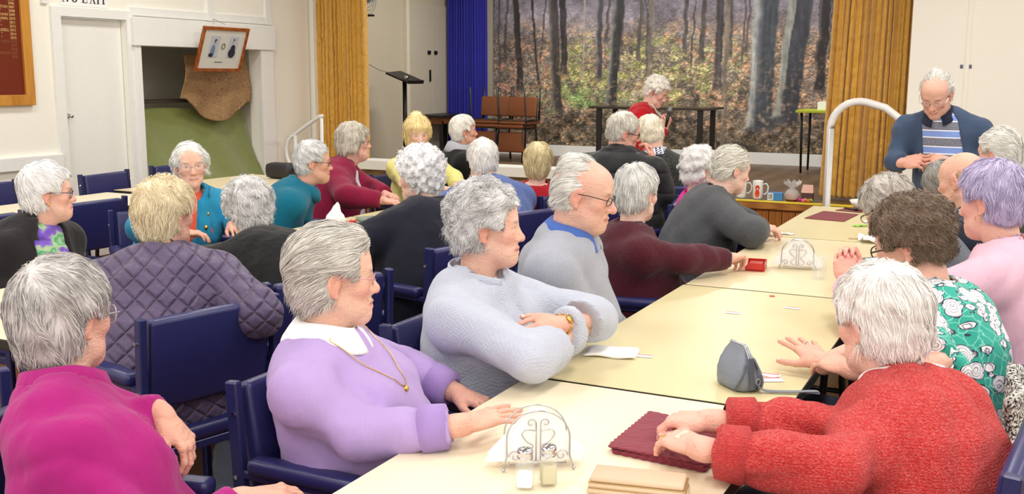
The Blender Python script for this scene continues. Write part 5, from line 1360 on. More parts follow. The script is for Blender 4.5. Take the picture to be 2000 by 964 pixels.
# ================================================================ things on the tables
TT = .741
def scroll(c, r, turns, s, ex, ez, a0=0, n=22): return [Vector(c) + Vector(ex) * (r * (1 - .75 * i / n) * cos(a0 + s * turns * 2 * pi * i / n)) + Vector(ez) * (r * (1 - .75 * i / n) * sin(a0 + s * turns * 2 * pi * i / n)) for i in range(n + 1)]
def smooth(P, n=5):
    P = [Vector(p) for p in P]; out = []
    for i in range(len(P) - 1):
        a, b, c, d = P[max(i - 1, 0)], P[i], P[i + 1], P[min(i + 2, len(P) - 1)]
        for k in range(n):
            t = k / n; out.append(.5 * ((2 * b) + (c - a) * t + (2 * a - 5 * b + 4 * c - d) * t * t + (3 * b - a - 3 * c + d) * t ** 3))
    return out + [P[-1]]
def napkin_holder(label, x, y, rz, gl):
    o = empty('napkin_holder', (x, y, TT), rz); tag(o, label, 'napkin holder', 'wire napkin holders'); ex, ez = (1, 0, 0), (0, 0, 1); w = .07
    for k, yy in enumerate((-.022, .022)):
        pts = [Vector((-w - .008, yy * 1.5, .004)), Vector((-w, yy, .03))] + [Vector((-w * cos(a), yy, .07 + w * sin(a) * .9)) for a in np.linspace(0, pi, 19)] + [Vector((w, yy, .03)), Vector((w + .008, yy * 1.5, .004))]
        MB().tube(pts, .0018, 8).build('arch_wire', M['wire'], o, True)
        for s in (-1, 1):
            MB().sphere((s * (w + .008), yy * 1.5, .004), .0042, 10).build('foot', M['wire'], o, True)
            MB().tube([Vector((s * .005, yy, .02)), Vector((s * .005, yy, .105))] + scroll((s * .016, yy, .105), .011, .9, -s, ex, ez, pi if s > 0 else 0), .0013, 6).build('scroll_wire', M['wire'], o, True)
            MB().tube(smooth([(s * .005, yy, .088), (s * .028, yy, .090), (s * .036, yy, .080), (s * .026, yy, .064), (s * .012, yy, .052), (s * .030, yy, .034), (s * .02, yy, .022), (0, yy, .018)]), .0013, 6).build('scroll_wire', M['wire'], o, True)
            MB().tube(scroll((s * .052, yy, .030), .014, 1.1, s, ex, ez, 0 if s > 0 else pi), .0013, 6).build('scroll_wire', M['wire'], o, True)
    MB().tube([(-w * .9, -.02, .012), (w * .9, -.02, .012), (w * .9, .02, .012), (-w * .9, .02, .012)], .0016, 6, closed=True).build('base_wire', M['wire'], o, True)
    for k in range(7):
        nk = empty('napkin', (x, y, TT), rz) if False else None
        yy = -.016 + k * .0052; j = RNG.uniform(-.006, .006); sc_ = 1 + RNG.uniform(-.05, .05); wd_, ht = .108 * sc_, .112 * sc_
        mb = MB(); V = [(-wd_ + j, yy, .018 + .01 * (k % 2)), (wd_ + j, yy, .016 + .008 * (k % 3)), (wd_ * .1 + j, yy, ht + .018), (-wd_ * .1 + j, yy, ht + .018)]
        V += [(a, b + .0042, c) for a, b, c in V]; mb.add(V, [(0, 1, 2, 3), (7, 6, 5, 4), (0, 4, 5, 1), (1, 5, 6, 2), (2, 6, 7, 3), (3, 7, 4, 0)])
        n_ = mb.build('paper_napkin', M['paper']); n_.location = (x, y, TT - .0145 if False else TT); n_.rotation_euler = (0, 0, rz); tag(n_, 'folded white paper napkin standing in the %s' % gl, 'napkin', 'napkins in the ' + gl)
    return o
napkin_holder('chrome wire napkin holder beside the salt and pepper shakers', -.92, 2.00, radians(33), 'holder beside the shakers')
napkin_holder('chrome wire napkin holder beside the water glass and red box', -.875, 4.70, radians(10), 'holder beside the water glass')
GLASS = NT('clear_glass'); GLASS.base((.80, .84, .84)); GLASS.set(rough=.04, alpha=.13, spec=1.0); GLASS = GLASS.m
def shaker(label, x, y, rz, fill, fh):
    o = empty('shaker', (x, y, TT), rz); tag(o, label, 'shaker'); 
    def sq(r, z): e = 5; return [(r * math.copysign(abs(cos(t)) ** (2 / e), cos(t)), r * math.copysign(abs(sin(t)) ** (2 / e), sin(t)), z) for t in np.linspace(0, 2 * pi, 25)[:-1]]
    def loft(P, name, mat):
        mb = MB(); V = [p for (r, z) in P for p in sq(r, z)]; n = 24; F = [(i * n + k, i * n + (k + 1) % n, (i + 1) * n + (k + 1) % n, (i + 1) * n + k) for i in range(len(P) - 1) for k in range(n)]
        F += [tuple(range(n))[::-1], tuple((len(P) - 1) * n + k for k in range(n))]; mb.add(V, F); return mb.build(name, mat, o, True)
    loft([(.018, .001), (.0195, .004), (.0195, .052), (.0165, .060), (.0150, .066)], 'jar', GLASS)
    loft([(.0160, .006), (.0165, .008), (.0165, fh - .004), (.014, fh)], 'filling', fill)
    MB().lathe([(.0165, .064), (.0172, .066), (.0172, .070), (.0160, .071), (.0172, .072), (.0172, .082), (.015, .086), (.0, .0885)], 24).build('cap', M['chrome'], o, True)
    for k in range(6): a = k * pi / 3; MB().tube([(.008 * cos(a), .008 * sin(a), .0868), (.008 * cos(a), .008 * sin(a), .0880)], .0010, 6).build('cap_hole', M['black'], o)
shaker('square glass salt shaker with a chrome cap', -.888, 1.872, radians(20), plain('salt', (250, 248, 246), .8), .034)
shaker('square glass pepper shaker with a chrome cap', -.852, 1.912, radians(35), plain('pepper', (206, 196, 160), .9, bump=.001), .046)
# stack of maroon pinked placemats
def pinked(name, label, corners, z, th, mat, parent=None, n=26, group='maroon placemats'):
    c = [Vector((a, b, 0)) for a, b in corners]; V = []
    for i in range(4):
        a, b = c[i], c[(i + 1) % 4]; d = b - a; nn = Vector((d.y, -d.x, 0)).normalized(); m = max(6, int(d.length / .011))
        for k in range(m): V.append(a + d * (k / m) + nn * (.004 if k % 2 else 0))
    N = len(V); mb = MB(); mb.add([v + Vector((0, 0, z)) for v in V] + [v + Vector((0, 0, z + th)) for v in V], [tuple(range(N))[::-1], tuple(range(N, 2 * N))] + [(k, (k + 1) % N, N + (k + 1) % N, N + k) for k in range(N)])
    o = mb.build(name, mat); tag(o, label, 'placemat', group); return o
MAR = fabric('maroon_mat', (132, 52, 66), var=.06); MAR2 = fabric('maroon_mat_far', (140, 48, 54), 'tweed', rgb2=(104, 32, 40))
base = [(-.80, 2.15), (-.575, 2.13), (-.545, 2.375), (-.795, 2.43)]
for k in range(4):
    j = [(a + RNG.uniform(-.006, .006), b + RNG.uniform(-.006, .006)) for a, b in base]
    pinked('placemat', 'maroon pinked-edge placemat lying %s under the hands of the red knit jumper' % ('topmost' if k == 3 else 'lower in the stack', ), j, TT + .0005 + k * .0045, .004, MAR)
pinked('placemat', 'flat maroon placemat alone in the middle of the straw table by the stage', [(-1.165, 6.42), (-.93, 6.38), (-.90, 6.76), (-1.12, 6.82)], TT, .003, MAR2)
pinked('placemat', 'small maroon placemat under the white bowl by the stage', [(-1.06, 6.90), (-.90, 6.86), (-.88, 7.06), (-1.0, 7.08)], TT, .003, MAR2)
o = MB().lathe([(0, .005), (.045, .005), (.045, 0), (.05, .002), (.085, .045), (.092, .062), (.089, .063), (.082, .046), (.045, .012), (0, .012)], 32, (0, 0, 0)).build('bowl', plain('bowl_white', (246, 245, 238), .25), None, True); o.location = (-.895, 6.98, TT + .004); tag(o, 'white china bowl at the end of the straw table by the stage', 'bowl')
# taupe zip wallet, three layers
o = empty('zip_wallet', (-.665, 1.955, TT), radians(11)); tag(o, 'taupe leather zip wallet lying before the maroon placemats', 'wallet')
TAU = plain('taupe_leather', (206, 178, 150), .5, bump=.0015); ZIP = plain('zip_gold', (180, 150, 100), .35, .5)
for k in range(3): MB().rbox((0, 0, .009 + k * .0125), (.205 - k * .006, .085 - k * .004, .0115), .005).build('leather_panel', TAU, o, True)
for k in range(2): MB().rbox((0, 0, .0152 + k * .0125), (.200, .080, .002), .0005, seg=1).build('zip', ZIP, o)
# napkin and tickets
def rag(name, label, cat, x, y, w, d, rz, mat, th=.004, amp=.003, group=None):
    n = 14; r = np.random.default_rng(int(abs(x * 1000))); U, V = np.meshgrid(np.linspace(-.5, .5, n), np.linspace(-.5, .5, n)); Z = amp * (np.sin(9 * U + r.uniform(0, 6)) * np.cos(7 * V + r.uniform(0, 6)) + 1) + .0005
    X = U * w * (1 + .06 * np.sin(8 * V)); Y = V * d * (1 + .06 * np.sin(9 * U)); i = (np.arange(n - 1)[:, None] * n + np.arange(n - 1)[None]).ravel()
    o = mesh_np(name, np.stack([X, Y, Z], -1).reshape(-1, 3), np.stack([i, i + 1, i + n + 1, i + n], 1), [mat]); m = o.modifiers.new('t', 'SOLIDIFY'); m.thickness = th; m.offset = 1; o.location = (x, y, TT); o.rotation_euler = (0, 0, rz); return tag(o, label, cat, group)
rag('paper_napkin', 'folded white paper napkin lying flat before the grey textured jacket', 'napkin', -1.105, 2.96, .155, .115, radians(12), M['paper'], .006, .002)
def ticket(label, x, y, rz, w=.055, h=.03):
    o = empty('raffle_ticket', (x, y, TT), rz); tag(o, label, 'ticket', 'raffle tickets on the tables')
    MB().box((0, 0, .001), (w, h, .0012)).build('slip', plain('ticket_white', (250, 244, 242), .7), o); MB().box((-.0, h * .28, .0019), (w * .9, h * .18, .0006)).build('red_line', plain('ticket_red', (226, 90, 96), .6), o)
ticket('raffle ticket lying beside the flat white napkin', -1.005, 2.975, radians(8)); ticket('raffle ticket alone before the grey sweatshirt', -.91, 3.69, radians(4)); ticket('raffle ticket lying near the small red counter', -.73, 3.87, radians(-4))
ticket('raffle ticket tucked behind the grey zip purse', -.615, 2.945, radians(2), .07, .035); ticket('white slip beneath the ticket behind the grey zip purse', -.60, 2.90, radians(28), .07, .045)
o = MB().lathe([(0, 0), (.011, 0), (.011, .002), (0, .002)], 18).build('counter', plain('counter_red', (222, 96, 60), .4), None, True); o.location = (-.845, 4.05, TT); tag(o, 'small flat red counter on the straw table', 'counter')
# grey zip purse
o = empty('zip_purse', (-.665, 2.80, TT), radians(-42)); tag(o, 'grey leather zip purse with a wrist strap standing on the straw table', 'purse')
GRL = plain('grey_leather', (122, 130, 142), .42, var=.12, bump=.003); GRD = plain('grey_leather_dark', (84, 91, 103), .45)
V = []; F = []; n = 32; zs = [0, .005, .025, .05, .075, .098, .113, .120]; ww = [.056, .064, .068, .066, .060, .050, .040, .034]; dd = [.036, .046, .050, .044, .032, .017, .008, .005]
for z, a, b in zip(zs, ww, dd):
    for k in range(n):
        t_ = 2 * pi * k / n; rip = 1 + .05 * sin(4 * t_ + z * 55) * (z > .01) * (z < .1); V.append((a * math.copysign(abs(cos(t_)) ** .6, cos(t_)) * rip - z * .10, b * math.copysign(abs(sin(t_)) ** .6, sin(t_)) * rip, z))
for i in range(len(zs) - 1):
    for k in range(n): F.append((i * n + k, i * n + (k + 1) % n, (i + 1) * n + (k + 1) % n, (i + 1) * n + k))
F += [tuple(range(n))[::-1], tuple((len(zs) - 1) * n + k for k in range(n))]
mb = MB(); mb.add(V, F); mb.build('purse_body', GRL, o, True)
for s_ in (-1, 1): MB().tube(smooth([(-.044, s_ * .004, .1215), (0, s_ * .004, .1225), (.022, s_ * .004, .121), (.040, s_ * .005, .105), (.052, s_ * .006, .085)]), .0022, 8).build('zip_edge', plain('zip_grey', (176, 182, 188), .4, .4), o, True)
MB().tube(smooth([(-.044, 0, .1225), (0, 0, .1235), (.022, 0, .122), (.040, 0, .106), (.052, 0, .086)]), .0018, 8).build('zip', M['wire'], o, True)
for q_, rr_ in ((0, .0032), (.012, .0030), (.024, .0028)):      # folded gusset on the end
    MB().tube(smooth([(.050, .010 + q_ * .3, .092 - q_), (.062, .022 + q_ * .2, .06 - q_ * .3), (.068, .030 - q_ * .5, .030), (.066, .026 - q_, .006)]), rr_, 8).build('gusset_fold', GRD if q_ else GRL, o, True)
MB().tube(smooth([(.052, -.018, .075), (.066, -.034, .052), (.062, -.044, .030), (.050, -.050, .006)]), .0030, 8).build('piping', GRD, o, True)
MB().rbox((.066, -.006, .052), (.006, .016, .088), .002, R=Matrix.Rotation(radians(-8), 3, 'Y')).build('zip_pull', GRD, o)
MB().tube([(.073, .012 + .007 * cos(a), .030 + .009 * sin(a)) for a in np.linspace(0, 2 * pi, 13)[:-1]], .0015, 6, closed=True).build('ring', M['wire'], o, True)
st = MB(); P = smooth([(.074, .012, .020), (.080, .030, .008), (.098, .062, .007), (.120, .105, .008), (.136, .140, .010), (.144, .158, .009), (.146, .160, .002), (.138, .146, .003), (.128, .125, .004)], 4)
V = []; F = []
for k, p in enumerate(P): V += [(p[0] - .007, p[1] + .003, p[2]), (p[0] + .007, p[1] - .003, p[2])]
for k in range(len(P) - 1): F.append((2 * k, 2 * k + 1, 2 * k + 3, 2 * k + 2))
st.add(V, F); so = st.build('wrist_strap', GRL, o, True); md = so.modifiers.new('t', 'SOLIDIFY'); md.thickness = .003
# red box, glass, papers
o = empty('red_tray', (-1.04, 4.61, TT), radians(8)); tag(o, 'small open red plastic box held by the hand of the maroon jumper', 'box')
RDP = plain('red_plastic', (190, 36, 26), .3)
MB().box((0, 0, .004), (.085, .135, .008)).build('base', RDP, o)
for (x, y, sx, sy) in ((-.040, 0, .005, .135), (.040, 0, .005, .135), (0, -.065, .075, .005), (0, .065, .075, .005)): MB().rbox((x, y, .018), (sx, sy, .036), .0015, seg=1).build('side_panel', RDP, o)
MB().rbox((0, 0, .018), (.06, .09, .02), .002).build('card_pack', plain('card_red', (170, 50, 30), .5), o)
o = MB().lathe([(0, .006), (.024, .006), (.026, .002), (.028, 0), (.029, .004), (.033, .105), (.0315, .105), (.0275, .010), (0, .010)], 28).build('tumbler', GLASS, None, True); o.location = (-.745, 4.50, TT); tag(o, 'clear glass tumbler standing before the second napkin holder', 'glass')
rag('paper_slip', 'small folded paper slip at the table seam by the clasped hands of the grey coat', 'paper', -1.13, 5.71, .08, .03, radians(-10), M['paper'], .002, .004)
rag('tissue', 'crumpled white tissue beside the brown-haired head', 'tissue', -.66, 5.66, .15, .14, radians(20), M['paper'], .004, .018)
rag('tissue', 'crumpled white tissue with a lime green wrapper beside it', 'tissue', -.72, 6.30, .13, .12, radians(50), M['paper'], .004, .014)
rag('sweet_wrapper', 'lime green wrapper lying by the crumpled tissue', 'wrapper', -.815, 6.22, .075, .03, radians(24), plain('lime', (130, 200, 40), .4), .002, .004)
o = MB().tube([(-.80, 5.70, TT + .005), (-.72, 5.72, TT + .005)], .004, 8).build('pencil', plain('pencil_wood', (206, 180, 150), .6), None, True); tag(o, 'short pale pencil beside the crumpled tissue', 'pencil')
o = MB().tube([(-1.02, 7.0, TT + .008), (-.95, 6.92, TT + .012), (-.93, 6.90, TT + .012)], [.004, .005, .009], 8).build('spoon', M['black'], None, True); tag(o, 'dark spoon beside the white china bowl', 'spoon')
# second row: tissue, green wallet, red cloth, corded tag
mb = MB(); r = np.random.default_rng(3); n = 18; V = []
for i, (z, rad) in enumerate(((0, .055), (.02, .06), (.045, .045), (.07, .03), (.10, .016), (.12, .004))):
    for k in range(n): a = 2 * pi * k / n; q = rad * (1 + .25 * sin(3 * a + i) + r.uniform(-.12, .12)); V.append((q * cos(a) + .012 * i * .3, q * sin(a), z + r.uniform(-.006, .006) * (i > 0)))
mb.add(V, [(i * n + k, i * n + (k + 1) % n, (i + 1) * n + (k + 1) % n, (i + 1) * n + k) for i in range(5) for k in range(n)]); o = mb.build('tissue', M['paper'], None, True); o.location = (-3.572, 4.92, TT); tag(o, 'white tissue standing crumpled before the teal jumper', 'tissue')
o = empty('clutch_wallet', (-3.315, 4.94, TT), radians(-28)); tag(o, 'sage green leather clutch wallet lying before the burgundy cardigan', 'wallet')
SAGE = plain('sage_leather', (130, 146, 132), .4, bump=.001)
for k in range(2): MB().rbox((0, 0, .012 + k * .021), (.22, .12, .020), .007).build('leather_panel', SAGE, o, True)
MB().rbox((0, -.058, .022), (.03, .006, .03), .002).build('clasp', M['chrome'], o)
rag('red_cloth', 'small red cloth lying beside the sage green wallet', 'cloth', -3.470, 4.97, .062, .06, radians(20), plain('red_cloth', (196, 36, 54), .7), .004, .008)
o = empty('lanyard', (-3.50, 3.88, TT)); tag(o, 'white corded lanyard with a clear tag before the teal fleece coat', 'lanyard')
MB().tube([(.05 * cos(a) + .01 * sin(2 * a), .06 * sin(a), .012 + .012 * sin(3 * a)) for a in np.linspace(0, 2 * pi, 31)[:-1]], .003, 6, closed=True).build('cord', M['paper'], o, True); MB().rbox((.03, .05, .02), (.05, .035, .03), .004).build('tag_holder', plain('tag_clear', (225, 228, 230), .2), o)

o = empty('shoulder_bag', (-2.575, 2.895, 0), radians(75)); tag(o, 'grey blue cloth shoulder bag on the floor beside the purple quilted jacket', 'bag')
V, F = sdf_mesh([(el((0, 0, .15), (.10, .065, .15)), .0), (rc((-.055, 0, .05), (.055, 0, .05), .05, .05), .05), (half((0, 0, .004), (0, 0, -1), .3), .004, '-')], .012, (.006, .08), 3)
mesh_np('bag_body', V, F, [fabric('denim_grey', (112, 124, 142))], parent=o)
MB().tube([(-.07, 0, .25), (-.05, .02, .34), (0, .03, .37), (.05, .02, .34), (.07, 0, .25)], .010, 8).build('strap', plain('bag_strap_black', (30, 30, 34), .5), o, True)
MB().tube([(-.06, -.035, .265), (0, -.045, .28), (.06, -.035, .265)], .005, 8).build('zip', M['wire'], o, True)
# ================================================================ people
def HS(name, ca, cb, **k): d = dict(name=name, ca=ca, cb=cb); d.update(k); return d
GL = lambda mat, **k: dict(mat=mat, **k)
TORT = plain('tortoise_frame', (58, 40, 36), .25); PINKG = plain('rose_frame', (206, 150, 150), .25, .4); CLEARG = plain('clear_frame', (190, 190, 196), .15, .3)
SILV = M['chrome']; PEARL = plain('pearl', (244, 238, 230), .2)
WHITE = fabric('white_cotton', (244, 244, 248))
def sit(label, chairlabel, hip, yaw, head, hyaw, cx=0, cyo=0, cyaw_=None, **k):
    if chairlabel: chair(chairlabel, hip[0] + cx, hip[1] + cyo, yaw if cyaw_ is None else cyaw_)
    return person(label, hip, yaw, head, hyaw, **k)
table_L = dict(pose='relax')
# ---- first row, left side (sitting along the near tables)
sit('woman in a magenta high-neck jumper with short grey hair and clear glasses', 'navy vinyl armchair under the woman in the magenta jumper', (-1.63, 1.50), -76, (-1.845, 1.545, 1.078), 0, cx=-.13, cyo=-.06,
    hpitch=4, cyaw=-38, res='near', fat=1.02, shoulder=.95, hs=1.0, cloth=dict(mat=fabric('magenta_jersey', (166, 32, 118)), collar='roll', colh=.05, gap=0, cr=.004, ch=.02, sleeve=.92, fold=.0075),
    hair=HS('hair_slate', (92, 88, 90), (214, 210, 208), t=.017, flow='down', len=.075, nape=-.098, crown=(0.0, -.085, .085), mess=.35, wave=.002), glasses=GL(CLEARG, r=.0016, h=.021), tone=(226, 176, 150),
    L=dict(w=(-1.665, 1.635, .85), d=(.62, .22, -.75), up=(.55, .25, .6), pose='droop', pole=(-.5, -.1, -.6)), R=dict(w=(-1.46, 1.65, .69), d=(.75, .62, .05), up=(0, 0, 1), pose='relax', pole=(.2, -.7, -.5)), extras=[watch(-1, M['chrome'], .03, .010, False)])
sit('woman in a lilac jumper with a white collar, gold pendant and rose-framed glasses', 'navy vinyl armchair under the woman in the lilac jumper', (-1.47, 2.14), -90, (-1.505, 2.06, 1.108), -46, cx=.03,
    hpitch=3, cyaw=-72, res='near', fat=1.12, bust=1.25, hs=1.0, trousers=(236, 234, 238), cloth=dict(mat=fabric('lilac_jersey', (176, 152, 206)), collar='shirt', colmat=WHITE, colh=.044, colz=.018, gap=.35, cr=.002, ch=.002, cuffmat=fabric('lilac_rib', (158, 132, 192)), hem=0, sleeve=.86, fold=.0055),
    hair=HS('hair_pewter', (140, 136, 132), (226, 222, 214), t=.016, flow='back', len=.075, nape=-.085, quiff=True, mess=.2, hl=.01), glasses=GL(PINKG, r=.0013, w=.021, h=.013), tone=(228, 182, 156),
    R=dict(w=(-1.115, 2.015, .80), d=(.55, .80, .06), up=(-.25, -.45, .8), pose='splay', e=(-1.345, 1.915, .765)), L=dict(w=(-1.36, 2.43, .722), d=(.9, -.1, -.14), up=(0, .1, 1), pose='relax', e=(-1.55, 2.44, .775)), extras=[necklace(M['gold'], .0013, .13, .088, pendant=M['gold'])])
sit('woman in a pale grey textured jacket with curly grey hair and folded arms', 'navy vinyl armchair under the woman in the grey textured jacket', (-1.46, 2.80), -90, (-1.415, 2.71, 1.155), -66, cx=.03,
    hpitch=2, cyaw=-82, res='near', fat=1.2, bust=1.2, cloth=dict(mat=fabric('grey_weave', (198, 204, 218), 'weave', rgb2=(176, 183, 200)), infl=.022, collar='stand', colh=.035, gap=.9, cr=.012, colr=.012, ch=.014, arm=1.15, sleeve=.88, open=(.012, .012)), inner=dict(name='top', mat=fabric('pale_grey_top', (205, 208, 216)), infl=.012, ch=.015),
    hair=HS('hair_steel_curl', (132, 132, 134), (232, 232, 232), cut='perm', t=.018, flow='back', len=.06, curl=.35, wave=.0055, wfreq=1.8, mess=.45, nape=-.075, hl=.012, dens=1.5), tone=(232, 184, 160),
    R=dict(w=(-1.16, 2.80, .84), d=(-.1, .9, .15), up=(.85, .05, .4), pose='relax', e=(-1.17, 2.50, .83)), L=dict(w=(-1.165, 2.685, .885), d=(-.25, -.85, .05), up=(.75, 0, .6), pose='relax', e=(-1.17, 2.98, .84)), extras=[watch(-1, M['gold'], .012), earring(SILV, hoop=True)])
sit('balding man in a grey marl sweatshirt with a blue collar and dark glasses', 'navy vinyl armchair under the man in the grey sweatshirt', (-1.47, 3.42), -90, (-1.375, 3.365, 1.19), -78, cx=.03,
    hpitch=12, cyaw=-80, res='near', sex='m', hs=1.06, fat=1.1, jowl=1.2, nose=1.5, cloth=dict(mat=fabric('grey_marl', (176, 180, 192), 'tweed', rgb2=(160, 164, 176), scale=2.2), collar='shirt', colmat=fabric('blue_collar', (72, 108, 186)), colh=.044, colz=.018, gap=.5, cr=.002, ch=.002, arm=1.2, infl=.02, fold=.0075),
    hair=HS('hair_thin_silver', (170, 166, 162), (248, 246, 240), cut='bald', t=.004, sd=.018, top=True, flow='back', len=.075, mess=.12, dens=.8), glasses=GL(M['blackmetal'], r=.0016, w=.022, h=.014), tone=(224, 172, 148), eyes_down=True,
    R=dict(w=(-1.315, 3.45, .66), d=(.2, .7, -.4), up=(.3, 0, .9), pose='relax', e=(-1.345, 3.215, .78)), L='lap')
sit('woman in a dark maroon jumper with short silver hair, arm out to the red box', 'navy vinyl armchair under the woman in the maroon jumper', (-1.50, 4.30), -80, (-1.49, 4.265, 1.095), -20, cx=-.02,
    hpitch=6, cyaw=-55, res='mid', fat=1.15, cloth=dict(mat=fabric('maroon_knit', (84, 28, 42), 'tweed', rgb2=(66, 18, 32)), collar='none', infl=.02, arm=1.1, ch=.02),
    hair=HS('hair_silver_crop', (150, 150, 148), (236, 236, 232), t=.018, flow='down', len=.06, nape=-.088, crown=(0, -.06, .10), mess=.4), R=dict(w=(-1.125, 4.45, .808), d=(.35, .9, -.05), up=(-.2, 0, 1), pose='grip', e=(-1.275, 4.215, .83)), L='lap', extras=[earring(PEARL)])
sit('person in a charcoal wool coat with tied-back wispy grey hair', 'navy vinyl armchair under the charcoal wool coat', (-1.58, 5.35), -75, (-1.40, 5.53, 1.10), -48, cx=-.02, hpitch=14, cyaw=-58, res='mid', fat=1.15, slouch=.1,
    cloth=dict(mat=fabric('charcoal_wool', (84, 86, 90), 'tweed', rgb2=(70, 72, 76)), collar='stand', colh=.03, colr=.01, infl=.032, arm=1.25, ch=.02, fold=.006, gap=1.2),
    hair=HS('hair_wisp', (184, 180, 168), (240, 237, 226), t=.010, flow='back', len=.08, nape=-.06, mess=.5, fluff=3.0, hl=.01), R=dict(w=(-1.215, 5.40, .812), d=(.7, .6, -.15), up=(0, 0, 1), pose='relax', e=(-1.19, 5.14, .825)), L=dict(w=(-1.27, 5.66, .785), d=(.9, -.25, -.04), up=(0, 0, 1), pose='relax'))
sit('woman in a hot pink top with fluffy white hair beside the charcoal coat', 'navy vinyl armchair under the woman in hot pink', (-1.62, 6.06), -78, (-1.675, 5.895, 1.057), -46, hpitch=5, res='mid', cloth=dict(mat=fabric('hot_pink', (206, 28, 140)), collar='none', ch=.02),
    hair=HS('hair_snow_curl', (190, 186, 186), (250, 248, 246), cut='perm', t=.020, flow='down', len=.045, curl=.6, wave=.004, wfreq=1.3, mess=.6, nape=-.09))
# ---- second row, near side (backs to the camera)
sit('person in a purple quilted jacket with fluffy blonde hair', 'navy vinyl armchair under the purple quilted jacket', (-2.57, 2.57), 76, (-2.725, 2.745, 1.105), -4, cx=.01, cyo=.0, hpitch=4, cyaw=40, res='near', fat=1.22, shoulder=1.12, slouch=.06,
    cloth=dict(mat=fabric('purple_quilt', (86, 72, 104), 'quilt'), infl=.030, arm=1.35, collar='stand', colh=.035, colr=.012, ch=.012, cr=.014, fold=.006, gap=1.0, hem=.14), hair=HS('hair_blonde_fluff', (196, 172, 132), (246, 234, 200), t=.018, flow='down', len=.06, mess=.7, fluff=3.0, nape=-.098, crown=(-.01, -.075, .08), wave=.003),
    tone=(228, 168, 140), R=dict(w=(-2.62, 2.95, .80), d=(-.7, .6, 0), up=(0, 0, 1), pose='relax', e=(-2.27, 2.68, .80)), L=dict(w=(-3.02, 2.62, .80), d=(-.6, .7, -.1), up=(0, 0, 1), pose='relax', e=(-2.86, 2.40, .86)))
sit('person in a black jacket with wavy silver hair, bent over the table', 'navy vinyl armchair under the person in the black jacket', (-2.50, 3.22), 62, (-2.90, 3.385, 1.03), 62, hpitch=26, cyaw=55, res='mid', fat=1.2, shoulder=1.08, slouch=.12,
    cloth=dict(mat=fabric('black_fleece', (20, 20, 22)), infl=.03, arm=1.3, collar='none', ch=.03, cr=.012), hair=HS('hair_silver_wave', (150, 148, 148), (238, 238, 236), cut='perm', t=.018, flow='down', len=.06, curl=.35, wave=.006, wfreq=1.0, mess=.5, nape=-.10, ear=False), L='table', R='table')
sit('woman in a navy wool coat with big white curls', 'navy vinyl armchair under the woman in the navy coat', (-2.46, 4.10), 78, (-2.615, 4.29, 1.115), 98, hpitch=8, cyaw=62, res='mid', fat=1.22, shoulder=1.1,
    cloth=dict(mat=fabric('navy_wool', (24, 26, 40)), infl=.034, arm=1.35, collar='stand', colh=.03, colr=.012, ch=.02, cr=.012, gap=1.2, hem=.16), hair=HS('hair_white_perm', (176, 174, 180), (250, 250, 250), cut='perm', t=.026, flow='swirl', len=.035, curl=1.0, wave=.005, wfreq=1.5, mess=.5, nape=-.09, ear=False), L='table', R='table', extras=[earring(PEARL)])
sit('white-haired man in a denim blue fleece jacket, back turned', 'navy vinyl armchair under the man in the blue fleece', (-2.64, 5.38), 72, (-2.95, 5.58, 1.085), 46, hpitch=6, cyaw=50, res='mid', sex='m', hs=1.02, fat=1.1,
    cloth=dict(mat=fabric('blue_fleece', (84, 104, 158)), infl=.028, arm=1.25, collar='stand', colh=.04, colr=.008, ch=.016, cr=.01, gap=1.0), hair=HS('hair_white_straight', (206, 202, 196), (252, 250, 246), t=.013, flow='down', len=.07, mess=.25, nape=-.075, crown=(.0, -.075, .085)), L='table', R='table')
sit('woman in a red jumper with layered blonde hair, back turned', 'navy vinyl armchair under the woman in the red jumper', (-2.86, 6.09), 80, (-2.775, 6.02, 1.045), 14, hpitch=4, cyaw=22, res='mid',
    cloth=dict(mat=fabric('red_jersey', (176, 32, 44)), collar='none', ch=.03), hair=HS('hair_gold', (150, 126, 78), (236, 222, 176), t=.018, flow='down', len=.07, mess=.2, nape=-.10, crown=(0, -.05, .11), ear=False))
sit('grey-haired man in a black padded jacket and dark glasses, leaning over to talk', 'navy vinyl armchair under the man in the black padded jacket', (-2.18, 6.13), -32, (-2.285, 6.25, 1.245), -54, hpitch=12, hroll=8, cyaw=-2, res='mid', sex='m', hs=1.0, fat=1.15, shoulder=1.17,
    cloth=dict(mat=fabric('black_puffer', (30, 31, 34), 'puffer'), infl=.04, arm=1.35, collar='roll', colh=.045, colr=.01, ch=.02, cr=.012, gap=1.0), hair=HS('hair_ash', (150, 142, 130), (232, 228, 216), t=.010, flow='down', len=.05, mess=.15, nape=-.06, crown=(0, -.06, .10)), glasses=GL(M['blackmetal'], r=.0018), tone=(230, 170, 145),
    R=dict(w=(-2.10, 6.30, 1.05), d=(-.3, .2, .9), up=(.8, .3, 0), pose='cup', e=(-2.02, 6.22, .86)), L='lap')
sit('man in a charcoal ribbed jumper over a checked collar, pale hair bent close', 'navy vinyl armchair under the man in the charcoal ribbed jumper', (-2.25, 7.08), 30, (-2.38, 7.07, 1.19), 22, hpitch=16, hroll=-14, cyaw=20, res='mid', sex='m', hs=1.02, fat=1.1,
    cloth=dict(mat=fabric('charcoal_rib', (70, 72, 70), 'tweed', rgb2=(34, 36, 36), scale=.6), infl=.022, arm=1.15, collar='shirt', colmat=fabric('navy_check', (40, 50, 86), 'check'), colh=.04, gap=.5, ch=.012), hair=HS('hair_cream', (214, 200, 168), (250, 244, 226), t=.014, flow='down', len=.055, mess=.5, nape=-.07, curl=.3))
